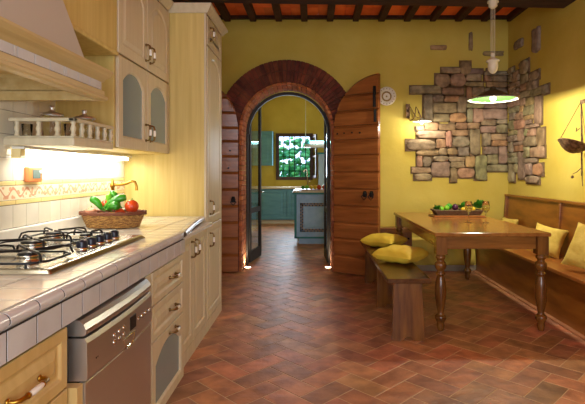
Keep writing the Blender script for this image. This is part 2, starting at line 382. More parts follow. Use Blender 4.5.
for i in range(28):
    for j in range(2):
        ya = q0+(q1-q0)*j/2+.003; yb = q0+(q1-q0)*(j+1)/2-.003
        reveal(pi*i/28+.005, pi*(i+1)/28-.005, ya, yb, vary(.2, .08))
for sx in (-1, 1):
    for k in range(28):
        z0 = k*.065; off = .5 if k % 2 else .33
        for (ya, yb) in ((q0, q0+(q1-q0)*off), (q0+(q1-q0)*off, q1)):
            m.t = vary(.2, .08); e = random.uniform(0, .006); m.box(AX+sx*(.575+e), AX+sx*.612, ya+.003, yb-.003, z0+.003, z0+.062)
struct('trim_2', m, 'revealbrick', 'brick lining inside the arched doorway, orange floor light put into its colour', 'brick lining', bevel=.003, origin=(AX, YB, 0))
# ------------------------------------------------------------------ big arched plank leaves (open)
def leaf(name, label, hx, hy, fx, fy, studs):
    hinge = Vector((hx, hy, 0)); d = Vector((fx-hx, fy-hy, 0)); Wd = d.length; d.normalize(); nrm = Vector((d.y, -d.x, 0))
    if nrm.y > 0: nrm = -nrm
    t = thing(name, label, 'door', (hx, hy, 0)); t['kind'] = 'structure'
    P = lambda u, v, e: hinge+d*u+nrm*e+Vector((0, 0, v))
    top = lambda u: AZ+.045+.60*sqrt(max(0, 1-((Wd-u)/Wd)**2))
    zs = [.02, .25, .46, .66, .87, 1.08, 1.29, 1.50, 1.69, 1.86, 2.05, 2.24, 2.50]
    fr = MB()
    for za, zb in zip(zs[:-1], zs[1:]):
        us = [u*Wd/24 for u in range(25) if top(u*Wd/24) > za+.01]
        if za < 1.8: us = [0, Wd]
        if za >= 1.8 or zb > AZ:
            us = [u*Wd/24 for u in range(25) if top(u*Wd/24) > za+.004]
        hi = lambda u, z: min(z, top(u))
        lo = [(u, za) for u in us]; up = [(u, max(za+.003, hi(u, zb-.004))) for u in us]
        z2 = zb-.040
        mid = [(u, max(za+.002, min(z2, top(u)-.03))) for u in us]
        for i in range(len(us)-1):
            a, b = i, i+1
            vs = [P(*lo[a], .03), P(*lo[b], .03), P(*mid[b], .040), P(*mid[a], .040), P(*up[b], .006), P(*up[a], .006), P(*lo[a], 0), P(*lo[b], 0), P(*up[b], 0), P(*up[a], 0)]
            fr.add(vs, [(0, 1, 2, 3), (3, 2, 4, 5), (0, 6, 7, 1), (5, 4, 8, 9), (6, 9, 8, 7)])
            if i == 0: fr.add([vs[0], vs[3], vs[5], vs[9], vs[6]], [(0, 1, 2, 3, 4)])
            if i == len(us)-2: fr.add([vs[1], vs[7], vs[8], vs[4], vs[2]], [(0, 1, 2, 3, 4)])
    obj('planks', fr, 'doorwood', t)
    bk = MB(); n = 24; poly = [(0, .02), (Wd, .02)]+[(Wd-Wd*i/n, top(Wd-Wd*i/n)-.004) for i in range(n+1)]
    bk.prism(poly, P, -.03, 0); obj('backing', bk, 'doorwood', t)
    for (ua, za, ub, zb2, hh) in studs['straps']:
        s = MB(); s.prism([(ua, za), (ub, za), (ub, zb2), (ua, zb2)], P, .030, hh); 
        s.tube([P((ua+ub)/2, za, hh+.006), P((ua+ub)/2, zb2, hh+.006)], .012, 8); obj('bolt', s, 'iron', t)
    for (u, z) in studs['nails']:
        s = MB(); c = P(u, z, .038); s.ball(c, .012, 8, 6); obj('nail', s, 'iron', t)
    for (u, z) in studs['locks']:
        s = MB(); s.prism([(u-.022, z-.035), (u+.022, z-.035), (u+.03, z), (u+.018, z+.04), (u-.018, z+.04), (u-.03, z)], P, .032, .042)
        s.ball(P(u, z+.015, .055), .018, 10, 7); s.tube([P(u, z+.01, .06), P(u-.035, z-.03, .065), P(u, z-.07, .06), P(u+.035, z-.03, .065), P(u, z+.01, .06)], .006, 6); obj('door_knocker', s, 'iron', t)
    return t
leaf('door_1', 'right arched plank door leaf, swung open beside the dining area, with knockers and bolts', .285, 6.04, .795, 5.70,
     dict(straps=[(.55, 2.06, .585, 2.31, .045), (.56, 1.88, .595, 2.03, .045)], nails=[(.05, 1.76), (.15, 1.765), (.26, 1.765), (.37, 1.76)], locks=[(.44, 1.01), (.53, 1.01)]))
leaf('door_2', 'left arched plank door leaf, folded open against the wall beside the tall cabinet', -.955, 6.05, -1.56, 5.95,
     dict(straps=[], nails=[(.10, 1.55), (.12, 1.33)], locks=[(.06, .93)]))
# glazed inner leaves
def glazed(name, label, hx, hy, fx, fy):
    hinge = Vector((hx, hy, 0)); d = Vector((fx-hx, fy-hy, 0)); Wd = d.length; d.normalize(); nrm = Vector((d.y, -d.x, 0))
    t = thing(name, label, 'door', (hx, hy, 0)); t['kind'] = 'structure'
    P = lambda u, v, e: hinge+d*u+nrm*e+Vector((0, 0, v))
    top = lambda u, k=0: 1.80-k+(.52)*sqrt(max(0, 1-((Wd-u)/Wd)**2))
    m = MB(); m.prism([(0, .02), (.06, .02), (.06, top(.06)), (0, 1.80)], P, -.02, .02); m.prism([(Wd-.06, .02), (Wd, .02), (Wd, top(Wd)), (Wd-.06, top(Wd-.06))], P, -.02, .02)
    m.prism([(.06, .02), (Wd-.06, .02), (Wd-.06, .17), (.06, .17)], P, -.018, .018); m.prism([(.06, .70), (Wd-.06, .70), (Wd-.06, .77), (.06, .77)], P, -.018, .018)
    n = 14
    for i in range(n):
        a = .06+(Wd-.12)*i/n; b = .06+(Wd-.12)*(i+1)/n; m.prism([(a, top(a, .07)), (b, top(b, .07)), (b, top(b)), (a, top(a))], P, -.018, .018)
    obj('door_frame', m, 'frameblack', t)
    g = MB(); g.prism([(.05, .16), (Wd-.05, .16), (Wd-.05, .71), (.05, .71)], P, -.003, .003); obj('glass_pane', g, 'glass', t)
    g = MB(); g.prism([(.05, .76), (Wd-.05, .76)]+[(Wd-.05-(Wd-.10)*i/n, top(Wd-.05-(Wd-.10)*i/n, .05)) for i in range(n+1)], P, -.003, .003); obj('glass_pane', g, 'glass', t)
    h = MB(); h.tube([P(Wd-.03, .98, .02), P(Wd-.03, .98, .06), P(Wd-.12, .98, .065)], .008, 8); obj('door_handle', h, 'antbrass', t)
glazed('door_3', 'left glazed door leaf in a dark frame, open into the far kitchen', -.89, 6.60, -.80, 7.19)
glazed('door_4', 'right glazed door leaf in a dark frame, open into the far kitchen', .215, 6.60, .185, 7.18)
m = MB()
for i in range(28):
    a0, a1 = pi*i/28, pi*(i+1)/28; f = lambda r, a, y: (AX-r*cos(a), y, AZ-.02+r*sin(a))
    m.hexa([f(.535, a0, 6.49), f(.575, a0, 6.49), f(.575, a0, 6.56), f(.535, a0, 6.56)], [f(.535, a1, 6.49), f(.575, a1, 6.49), f(.575, a1, 6.56), f(.535, a1, 6.56)])
for sx in (-1, 1): m.box(AX+sx*.553, AX+sx*.575, 6.49, 6.56, 0, AZ-.02)
struct('trim_3', m, 'frameblack', 'dark arched door frame at the inner side of the doorway', 'door frame', origin=(AX, 6.5, 0))
for sx in (-.872, .20):
    t = thing('floor_spotlight', ('left' if sx < 0 else 'right')+' glowing spotlight set in the floor at the '+('left' if sx < 0 else 'right')+' foot of the arch', 'spotlight', (sx, 6.34, 0), 'floor spotlights in the doorway')
    m = MB(); m.lathe([(.0, .001), (.052, .001), (.052, .006), (.04, .008)], (sx, 6.34, 0)); obj('rim', m, 'chrome', t)
    m = MB(); m.lathe([(.04, .0085), (0, .009)], (sx, 6.34, 0)); obj('lens', m, 'spot', t)

# ------------------------------------------------------------------ wooden-front builders (fronts face +X at plane X0)
def front(name, parent, X0, y0, y1, z0, z1, m='cream', arch=0, glass=False, fr=.055, th=.020, glassmat='frost'):
    """raised-panel front: nested loops, optional cathedral arch at the top"""
    n = 16
    def loop(ins, d, arched=True, full=True):
        a, b = y0+ins, y1-ins; zb = z0+ins; zt = z1-ins; pts = [(a, zb), (b, zb)]
        for i in range(n+1):
            s = i/n; u = b+(a-b)*s; k = abs(2*s-1)
            dz = arch*k**2.3 if arched else 0
            pts.append((u, zt-dz))
        return [(X0+d, u, v) for u, v in pts]
    loops = [loop(0, -th, False), loop(0, 0, False), loop(fr, 0)]
    if glass: loops += [loop(fr+.010, -.010), loop(fr+.012, -th)]
    else: loops += [loop(fr+.008, -.009), loop(fr+.016, -.009), loop(fr+.040, -.001)]
    # outer loops need same x spread
    mb = MB(); L = len(loops[0]); vs = [p for l in loops for p in l]; fs = []
    for k in range(len(loops)-1):
        for i in range(L): fs.append((k*L+i, k*L+(i+1) % L, (k+1)*L+(i+1) % L, (k+1)*L+i))
    if not glass: fs.append(tuple((len(loops)-1)*L+i for i in range(L)))
    else: fs += [((len(loops)-1)*L+i, (len(loops)-1)*L+(i+1) % L, (i+1) % L, i) for i in range(L)]
    if not glass: fs.append(tuple(range(L))[::-1])
    mb.add(vs, fs); o = obj(name, mb, m, parent, bevel=.0025, seg=1)
    if glass:
        g = MB(); lp = loop(fr+.006, -.012); lq = loop(fr+.006, -.016); g.add(lp+lq, [tuple(range(L)), tuple(range(L, 2*L))[::-1]]+[(i, (i+1) % L, L+(i+1) % L, L+i) for i in range(L)]); obj('glass_pane', g, glassmat, o)
    return o
def handle(parent, X0, y, z, vert=True, L=.105, brass='antbrass'):
    m = MB(); P = (lambda s, e: (X0+e, y, z+s)) if vert else (lambda s, e: (X0+e, y+s, z))
    h = L/2; m.smooth = True
    for s in (-1, 1):
        m.ball(P(s*h, .004), (.006, .010, .010), 10, 6)
        m.tube([P(s*h, .0), P(s*h, .020), P(s*h*.86, .030), P(s*h*.5, .033)], [.006, .005, .006, .007], 10)
        m.ball(P(s*h*.48, .033), .009, 10, 6)
    m.cm = 1; m.tube([P(-h*.48, .033), P(-h*.2, .034), P(h*.2, .034), P(h*.48, .033)], [.0065, .0088, .0088, .0065], 10)
    return obj('handle', m, [brass, 'porcelain'], parent)
def cornice(parent, pts, z, m='cream', name='cornice', prof=((0, 0), (.012, 0), (.02, .015), (.032, .03), (.05, .05), (.05, .065), (0, .065))):
    """profile swept on a plan path; offset to the right-hand normal"""
    mb = MB(); n = len(pts); P = [Vector(p) for p in pts]; rows = []
    for i, p in enumerate(P):
        d0 = (P[i]-P[i-1]).normalized() if i else (P[1]-P[0]).normalized(); d1 = (P[i+1]-P[i]).normalized() if i < n-1 else d0
        n0 = Vector((d0.y, -d0.x)); n1 = Vector((d1.y, -d1.x)); mv = (n0+n1).normalized(); k = 1/max(.3, mv.dot(n0))
        rows.append([(p.x+mv.x*o*k, p.y+mv.y*o*k, z+h) for o, h in prof])
    L = len(prof); vs = [q for r in rows for q in r]; fs = [(i*L+j, i*L+(j+1) % L, (i+1)*L+(j+1) % L, (i+1)*L+j) for i in range(n-1) for j in range(L)]
    fs += [tuple(range(L)), tuple((n-1)*L+j for j in range(L))]
    mb.add(vs, fs); return obj(name, mb, m, parent)

# ------------------------------------------------------------------ base cabinets
X1 = -.765; X2 = -.84
t = thing('base_cabinet', 'base cabinet in golden-lit cream wood with two drawers, left of the dishwasher', 'cabinet', (-1.1, 1.04, 0))
m = MB(); m.box(-1.49, X1-.021, .6, 1.485, .08, .805); obj('carcass', m, 'honey', t)
m = MB(); m.box(-1.48, X1-.06, .6, 1.485, 0, .08); obj('plinth', m, 'honey', t)
for z0, z1 in ((.612, .798), (.36, .605), (.095, .353)):
    d = front('drawer', t, X1, .61, 1.480, z0, z1, 'honey', fr=.035); handle(d, X1, 1.255, (z0+z1)/2, False, .14, 'brass')
t = thing('base_cabinet', 'cream base cabinet with two drawers over an arched glass door, right of the dishwasher', 'cabinet', (-1.1, 2.5, 0))
m = MB(); m.box(-1.49, X1-.021, 2.17, 2.815, .08, .805); obj('carcass', m, 'cream', t)
m = MB(); m.box(-1.48, X1-.05, 2.17, 2.815, 0, .08); obj('plinth', m, 'cream', t)
for z0, z1 in ((.638, .798), (.462, .632)):
    d = front('drawer', t, X1, 2.262, 2.81, z0, z1, 'cream', fr=.03); handle(d, X1, 2.58, (z0+z1)/2, False)
m = MB(); m.box(X1-.02, X1-.002, 2.175, 2.256, .09, .80); obj('stile', m, 'cream', t, bevel=.003)
d = front('door', t, X1, 2.262, 2.81, .075, .456, 'cream', arch=.07, glass=True, fr=.05); handle(d, X1, 2.58, .425, False)
t = thing('base_cabinet', 'cream base cabinet with a pair of panelled doors under the lower ledge', 'cabinet', (-1.15, 3.3, 0))
m = MB(); m.box(-1.49, X2-.021, 2.825, 3.745, .09, .855); obj('carcass', m, 'cream', t)
m = MB(); m.box(-1.48, X2-.006, 2.825, 3.745, 0, .09); obj('plinth', m, 'cream', t)
m = MB(); m.box(X2-.02, X2+.012, 2.83, 2.93, .0, .85); obj('pilaster', m, 'cream', t, bevel=.008)
for a, b, hy in ((2.94, 3.325, 3.28), (3.335, 3.735, 3.385)):
    d = front('door', t, X2, a, b, .10, .848, 'cream', fr=.055); handle(d, X2, hy, .745, True)
# worktop ledge over it
m = MB(); m.box(-1.0, -.792, 2.90, 3.745, .858, .885)
single('worktop', m, 'tilew', 'small white lower ledge over the pair of panelled doors', 'worktop', bevel=.008)
# tall cabinet
t = thing('tall_cabinet', 'tall cream cabinet with arched panel doors standing next to the arched doorway', 'cabinet', (-1.17, 4.07, 0))
m = MB(); m.box(-1.495, X2-.021, 3.752, 4.385, .09, 2.535); obj('carcass', m, 'panelw', t)
m = MB(); m.box(X2-.0205, X2-.004, 3.752, 3.785, .09, 2.535); m.box(X2-.0205, X2-.004, 4.355, 4.385, .09, 2.535); obj('stile', m, 'cream', t, bevel=.003)
m = MB(); m.box(-1.48, X2-.004, 3.752, 4.385, 0, .088); obj('plinth', m, 'cream', t)
d = front('door', t, X2, 3.788, 4.35, .10, .850, 'cream'); handle(d, X2, 3.87, .73, True)
d = front('door', t, X2, 3.788, 4.35, .862, 2.285, 'cream', arch=.09); handle(d, X2, 3.87, .99, True)
d = front('door', t, X2, 3.788, 4.35, 2.297, 2.525, 'cream', arch=.07, fr=.045); handle(d, X2, 3.87, 2.40, True)
cornice(t, [(-1.24, 3.752), (X2-.004, 3.752), (X2-.004, 4.385), (-1.49, 4.385)], 2.535)
# ------------------------------------------------------------------ wall cabinets
XU = -1.13; Y0 = 2.745
t = thing('wall_cabinet', 'cream wall cabinet with two arched frosted glass doors under the solid-door cabinet', 'wall cabinet', (-1.34, 3.3, 1.42))
m = MB(); m.box(-1.49, XU-.021, Y0, 3.740, 1.42, 1.968); obj('carcass', m, 'panelw', t)
for a, b, hy in ((2.765, 3.242, 3.205), (3.250, 3.738, 3.29)):
    d = front('door', t, XU, a, b, 1.425, 1.965, 'cream', arch=.075, glass=True, fr=.062); handle(d, XU, hy, 1.545, True)
t = thing('wall_cabinet', 'cream wall cabinet with two solid arched panel doors above the glass-door cabinet', 'wall cabinet', (-1.34, 3.3, 1.99))
m = MB(); m.box(-1.49, XU-.021, Y0, 3.740, 1.972, 2.535); obj('carcass', m, 'panelw', t)
for a, b, hy in ((2.765, 3.242, 3.205), (3.250, 3.738, 3.29)):
    d = front('door', t, XU, a, b, 1.977, 2.528, 'cream', arch=.085, fr=.062); handle(d, XU, hy, 2.085, True)
cornice(t, [(XU-.003, Y0), (XU-.003, 3.69)], 2.535)
t = thing('wall_cabinet', 'plain ash wood cupboard front between the hood mantle and the wall cabinets', 'wall cabinet', (-1.34, 2.2, 1.98))
m = MB(); m.box(-1.49, XU-.002, 1.2, Y0-.006, 1.975, 2.75); obj('carcass', m, 'panelw', t)
m = MB(); m.box(-1.49, XU+.012, 1.2, Y0-.006, 1.948, 1.974); obj('moulding', m, 'panelw', t, bevel=.008)
# ------------------------------------------------------------------ hood
t = thing('cooker_hood', 'large cooker hood with grey-beige sloping mantle, wooden cornice and tile strip', 'hood', (-1.2, 1.5, 1.59))
YA, YE = .62, 2.25; XH = -.965
m = MB()
m.hexa([(-1.495, YA, 1.755), (-1.0, YA, 1.755), (-1.0, 2.10, 1.755), (-1.495, 2.10, 1.755)], [(-1.495, YA, 3.1), (-1.38, YA, 3.1), (-1.38, 1.80, 3.1), (-1.495, 1.80, 3.1)])
obj('mantle', m, 'mantle', t)
cornice(t, [(XH-.02, YA), (XH-.02, YE-.03), (-1.49, YE-.03)], 1.698, 'creamh', prof=((-.02, 0), (.004, 0), (.012, .014), (.028, .028), (.036, .045), (.036, .056), (-.06, .062)))
m = MB(); y = YA
fb = MB(); fb.box(XH-.035, XH-.021, YA, YE-.032, 1.655, 1.745); fb.box(-1.49, XH-.035, YE-.06, YE-.034, 1.655, 1.745); obj('backing', fb, 'creamh', t)
k = 0
while y < YE-.06:
    L = .098 if k % 4 else .018
    m.box(XH-.0205, XH-.014, y+.002, min(y+L, YE-.035)-.002, 1.661, 1.6965); y += L; k += 1
obj('tile_band', m, 'tileg', t)
cornice(t, [(XH-.018, YA), (XH-.018, YE-.03), (-1.49, YE-.03)], 1.612, 'creamh', name='rail', prof=((-.03, 0), (.010, 0), (.018, .006), (.018, .018), (.006, .024), (.006, .046), (-.03, .046)))
m = MB(); m.box(-1.49, XH-.05, YA, YE-.062, 1.728, 1.738); obj('underside', m, 'honey', t)
m = MB(); m.box(-1.35, -1.08, 1.2, 1.75, 1.70, 1.727); obj('filter', m, 'steel', t)
# ------------------------------------------------------------------ baluster shelf
t = thing('plate_shelf', 'cream wall shelf with a small baluster rail beside the hood', 'shelf', (-1.33, 2.51, 1.407))
m = MB(); m.box(-1.495, -1.150, 2.285, 2.740, 1.407, 1.447); obj('shelf_board', m, 'cream', t, bevel=.007)
m = MB(); m.box(-1.495, -1.160, 2.30, 2.740, 1.447, 1.455); obj('shelf_edge', m, 'cream', t)
m = MB(); m.box(-1.465, -1.146, 2.28, 2.31, 1.524, 1.542); m.box(-1.176, -1.146, 2.28, 2.740, 1.524, 1.542); obj('top_rail', m, 'cream', t, bevel=.004)
for bx, by in [(-1.43, 2.295), (-1.325, 2.295), (-1.235, 2.295), (-1.161, 2.30), (-1.161, 2.385), (-1.161, 2.47), (-1.161, 2.56), (-1.161, 2.645), (-1.161, 2.725)]:
    m = MB(); m.lathe([(.012, 1.4555), (.013, 1.463), (.008, 1.468), (.012, 1.482), (.014, 1.492), (.008, 1.508), (.012, 1.516), (.012, 1.5235)], (bx, by, 0), n=12); obj('baluster', m, 'cream', t)
def jar(x, y, z, r, h, lab):
    t = thing('storage_jar', lab, 'jar', (x, y, z), 'jars on the baluster shelf')
    m = MB(); m.lathe([(0, z), (r*.9, z), (r, z+.01), (r, z+h*.8), (r*.85, z+h)], (x, y, 0)); obj('jar_body', m, 'glass', t)
    m = MB(); m.lathe([(r*1.28, z+h-.002), (r*1.28, z+h+.004), (r*.9, z+h+.013), (.014, z+h+.020), (.008, z+h+.030), (.013, z+h+.037), (.012, z+h+.046), (0, z+h+.05)], (x, y, 0)); obj('lid', m, 'steel', t)
jar(-1.33, 2.42, 1.456, .043, .112, 'left glass jar with wide silver lid and knob on the baluster shelf')
jar(-1.225, 2.545, 1.456, .045, .108, 'right glass jar with domed silver lid on the baluster shelf, nearest the cabinet')
for gx, gy, lab in ((-1.42, 2.36, 'small clear glass at the left of the baluster shelf'), (-1.21, 2.36, 'small clear glass behind the corner baluster of the shelf'), (-1.34, 2.62, 'small clear glass at the back of the baluster shelf')):
    m = MB(); m.lathe([(0, 1.456), (.02, 1.456), (.026, 1.518), (.024, 1.518), (.018, 1.460), (0, 1.460)], (gx, gy, 0), n=14)
    single('drinking_glass', m, 'glass', lab, 'glass', group='glasses on the baluster shelf')
t = thing('under_cabinet_light', 'bright white tube light under the baluster shelf and wall cabinet', 'light', (-1.44, 3.0, 1.37))
m = MB(); m.tube([(-1.44, 2.34, 1.380), (-1.44, 3.68, 1.380)], .012, 12); obj('tube', m, 'tube', t)
m = MB(); m.box(-1.47, -1.41, 2.32, 3.70, 1.393, 1.405); m.cm = 1; m.box(-1.465, -1.42, 2.305, 2.345, 1.350, 1.393); obj('fitting', m, ['porcelain', 'band'], t)
# ------------------------------------------------------------------ splashback
m = MB(); m.box(-1.4995, -1.494, .6, 3.75, .93, 2.45); 
sp = struct('trim_4', m, 'grout', 'cream tiled splashback with salmon scroll border behind the hob', 'splashback', origin=(-1.5, 2, .93))
zr = [(1.0035, 1.1155)]+[(1.2375+.1145*i, 1.2375+.1145*i+.1125) for i in range(10)]
m = MB()
for a, b in zr:
    y = .6-.02
    while y < 3.74:
        m.t = vary(.04, .015); m.box(-1.494, -1.488, y+.0015, min(y+.111, 3.745)-.0015, a, b); y += .111
obj('tile_field', m, 'tile', sp)
m = MB(); y = .6
while y < 3.74: m.box(-1.494, -1.486, y+.001, min(y+.222, 3.745)-.001, 1.1175, 1.1395); m.box(-1.494, -1.486, y+.001, min(y+.222, 3.745)-.001, 1.2135, 1.2355); y += .222
obj('trim_tiles', m, 'band', sp, bevel=.003)
bo = MB(); bo.box(-1.494, -1.487, .6, 3.745, 1.141, 1.212)
o = single('border', bo, 'border', '', '', origin=(0, 0, 0)); o.parent = sp; o.location = -sp.location; del o['label']; del o['category']; o.name = 'scroll_border'
# ------------------------------------------------------------------ tiled worktop
t = thing('worktop', 'long cream tiled worktop with rounded edge tiles, holding the hob and basket', 'worktop', (-1.1, 2.0, .80))
ZW = .93
def edge(y):
    if y <= 2.80: return -.745
    if y <= 3.40: return -.745-(y-2.80)/.6*.085
    return -.83-(y-3.40)/.35*.02
m = MB(); m.box(-1.49, -.765, .5, 2.79, .885, ZW-.0015); m.hexa([(-1.49, 2.79, .887), (-.77, 2.79, .887), (-.868, 3.745, .887), (-1.49, 3.745, .887)], [(-1.49, 2.79, ZW-.0015), (-.77, 2.79, ZW-.0015), (-.868, 3.745, ZW-.0015), (-1.49, 3.745, ZW-.0015)])
m.box(-1.49, X1-.02, .6, 2.81, .808, .885); m.box(-.79, -.7555, .6, 2.79, .812, .887)
rows = []
for yy in (.5, 2.80, 3.40, 3.74):
    e = edge(yy); rows.append([(e-.044, yy, ZW-.02), (e-.044, yy, ZW-.0015)]+[(e-.022+.0208*cos(pi/2*(1-i/8*1.25)), yy, ZW-.020+.0202*sin(pi/2*(1-i/8*1.25))) for i in range(9)]+[(e-.022, yy, ZW-.042)])
L = len(rows[0]); m.add([q for r in rows for q in r], [(k*L+i, k*L+i+1, (k+1)*L+i+1, (k+1)*L+i) for k in range(3) for i in range(L-1)], True)
obj('bed', m, 'grout', t)
m = MB(); ys = [.53+.128*i for i in range(26)]
js = [0, -.95, -1.10, -1.25, -1.40, -1.492]
for y in ys:
    ya, yb = y+.0028, min(y+.128, 3.745)-.0028
    if ya >= yb: continue
    for k in range(5):
        xa0 = edge(ya)-.045 if k == 0 else js[k]-.0028; xa1 = edge(yb)-.045 if k == 0 else js[k]-.0028; xb = js[k+1]+.0028
        m.hexa([(xb, ya, ZW-.01), (xa0, ya, ZW-.01), (xa1, yb, ZW-.01), (xb, yb, ZW-.01)], [(xb, ya, ZW), (xa0, ya, ZW), (xa1, yb, ZW), (xb, yb, ZW)])
obj('top_tiles', m, 'tilew', t)
m = MB(); m.smooth = True
for y in ys:
    ya, yb = y+.0032, min(y+.128, 3.745)-.0032
    if ya >= yb: continue
    rows = []
    for yy in (ya, yb):
        e = edge(yy); r = []
        r.append((e-.044, yy, ZW-.012)); r.append((e-.044, yy, ZW))
        for i in range(9):
            a = pi/2*(1-i/8*1.25); r.append((e-.022+.022*cos(a), yy, ZW-.020+.022*sin(a)+0))
        r.append((e-.02, yy, ZW-.044)); rows.append(r)
    L = len(rows[0]); m.add(rows[0]+rows[1], [(i, i+1, L+i+1, L+i) for i in range(L-1)], True); m.add(rows[0]+rows[1], [tuple(range(L)), tuple(range(L, 2*L))], False)
obj('edge_tiles', m, 'tileg', t)
m = MB()
for y in ys:
    ya, yb = y+.0032, min(y+.128, 2.80)-.0032
    if yb <= ya: continue
    m.box(-.763, -.754, ya, yb, .811, .886)
obj('fascia_tiles', m, 'tileg', t)
m = MB(); m.hexa([(-.785, 2.795, .886), (-.757, 2.795, .886), (-.842, 3.40, .886), (-.88, 3.40, .886)], [(-.785, 2.795, .900), (-.757, 2.795, .900), (-.842, 3.40, .900), (-.88, 3.40, .900)]); obj('end_tile', m, 'tileg', t)
m = MB(); m.box(-1.493, -1.462, .55, 3.745, ZW+.0005, 1.002); obj('upstand', m, 'tilew', t, bevel=.008)
# ------------------------------------------------------------------ dishwasher
t = thing('dishwasher', 'stainless steel dishwasher with curved control panel and small black display', 'dishwasher', (-1.1, 1.83, 0))
XD = -.735; ya, yb = 1.535, 2.150
m = MB(); m.box(-1.45, -.79, 1.50, 2.158, .02, .806); obj('body', m, 'black', t)
def yprof(prof, y0, y1, bulge=0, n=10):
    mb = MB(); rows = []
    for i in range(n+1):
        s = i/n; y = y0+(y1-y0)*s; b = bulge*(1-(2*s-1)**2); rows.append([(x+b, y, z) for x, z in prof])
    L = len(prof); vs = [q for r in rows for q in r]
    mb.add(vs, [(i*L+j, i*L+(j+1) % L, (i+1)*L+(j+1) % L, (i+1)*L+j) for i in range(n) for j in range(L)], False)
    mb.add(rows[0]+rows[-1], [tuple(range(L)), tuple(range(L, 2*L))], False); return mb
obj('door_panel', yprof([(XD-.02, .10), (XD, .105), (XD, .60), (XD-.02, .60)], ya, yb, .012), 'steel', t, bevel=.004)
cp = obj('control_panel', yprof([(-.792, .603), (XD+.002, .603), (XD+.006, .615), (XD+.004, .725), (XD-.002, .741), (-.792, .741)], ya-.0, yb, .012), 'steel', t, bevel=.003)
obj('top_grip', yprof([(-.792, .748), (XD-.006, .748), (XD+.002, .755), (XD+.002, .770), (XD-.008, .786), (XD-.020, .798), (-.80, .806)], ya, yb, .012), 'steel', t, bevel=.002)
m = MB(); m.box(-.80, -.742, 1.495, 1.531, .02, .60); obj('reflection_strip', m, 'honey', t)  # reflection of wood in the door gap, built as a coloured strip
bx = XD+.016
def pad(y0, y1, z0, z1, mt, nm, th=.003):
    q = MB(); q.box(XD+.002, bx+th, y0, y1, z0, z1); obj(nm, q, mt, cp, bevel=.001, seg=1)
pad(1.865, 1.925, .655, .708, 'black', 'display')
for i in range(3):
    for k in range(2):
        q = MB(); q.lathe([(.0085, 0), (.0085, .004), (0, .005)], (bx-.001, 1.72+.042*i, .664+.026*k), axis='x', n=12); obj('button', q, 'chrome', cp)
for i in range(4): 
    q = MB(); q.lathe([(.0085, 0), (.0085, .004), (0, .005)], (bx-.003, 1.96+.042*i, .675), axis='x', n=12); obj('button', q, 'chrome', cp)
for i in range(6): pad(1.588+.0105*i, 1.588+.0105*i+.0075, .6545, .6615, 'black', 'lettering', -.006)
m = MB(); m.grid(lambda u, v: (XD+.0165-.012*sin(pi*u)*sin(pi*v)+.0, 1.80+.115*u, .640-.045*v*sin(pi*u)**.6), 14, 8); m.tube([(XD+.017, 1.80, .641), (XD+.021, 1.857, .645), (XD+.017, 1.915, .641)], .004, 8)
m.tube([(XD+.016, 1.80, .640)]+[(XD+.016, 1.80+.115*i/10, .640-.045*sin(pi*i/10)**.6) for i in range(1, 10)]+[(XD+.016, 1.915, .640)], .003, 6)
obj('grip_recess', m, 'chrome', t)
m = MB(); m.box(-1.4, -.80, 1.50, 2.158, 0, .10); obj('kick_plate', m, 'black', t)
# ------------------------------------------------------------------ gas hob
t = thing('gas_hob', 'stainless steel gas hob with five burners, black pan supports and dark knobs', 'hob', (-1.15, 2.07, ZW))
m = MB(); m.hexa([(-1.425, 1.607, ZW+.001), (-.885, 1.607, ZW+.001), (-.885, 2.526, ZW+.001), (-1.425, 2.526, ZW+.001)], [(-1.415, 1.625, ZW+.018), (-.905, 1.625, ZW+.018), (-.905, 2.510, ZW+.018), (-1.415, 2.510, ZW+.018)])
obj('plate', m, 'hobsteel', t, bevel=.006)
zt = ZW+.018
BR = [(-1.29, 1.77, .030), (-1.06, 1.77, .040), (-1.22, 2.07, .052), (-1.29, 2.36, .040), (-1.10, 2.30, .030)]
for x, y, r in BR:
    m = MB(); m.lathe([(r*1.5, zt), (r*1.45, zt+.004), (r, zt+.006), (r*.95, zt+.018), (r*1.05, zt+.020), (r*1.05, zt+.024), (0, zt+.027)], (x, y, 0), n=20); b = obj('burner', m, 'hobsteel', t)
    m = MB(); m.lathe([(r*.9, zt+.0245), (r*.9, zt+.031), (r*.8, zt+.034), (0, zt+.035)], (x, y, 0), n=20); obj('burner_cap', m, 'darkmetal', b)
def grate(x0, x1, y0, y1, cs):
    m = MB(); z = zt+.042; r = .0048; c = .05
    ring = [(x0+c, y0), (x1-c, y0), (x1, y0+c), (x1, y1-c), (x1-c, y1), (x0+c, y1), (x0, y1-c), (x0, y0+c), (x0+c, y0)]
    m.tube([(a, b, z-.028) for a, b in ring], r, 6)
    for cx, cy in cs:
        for k in range(4):
            q = k*pi/2+pi/4; ux, uy = cos(q), sin(q)
            ex = x1 if ux > 0 else x0; ey = y1 if uy > 0 else y0
            L = min(abs((ex-cx)/ux), abs((ey-cy)/uy))*.96; L = min(L, .16)
            m.tube([(cx+ux*.022, cy+uy*.022, z), (cx+ux*L*.75, cy+uy*L*.75, z+.004), (cx+ux*L*.93, cy+uy*L*.93, z-.002), (cx+ux*L, cy+uy*L, z-.028)], r, 6)
    for a, b in ((x0+c, y0), (x1-c, y0), (x0+c, y1), (x1-c, y1)): m.tube([(a, b, z-.028), (a, b, zt)], r, 6)
    obj('pan_support', m, 'darkmetal', t)
grate(-1.40, -.945, 1.645, 1.90, [(-1.29, 1.77), (-1.06, 1.77)])
grate(-1.40, -1.075, 1.925, 2.21, [(-1.22, 2.07)])
grate(-1.40, -1.04, 2.235, 2.49, [(-1.29, 2.36), (-1.10, 2.30)])
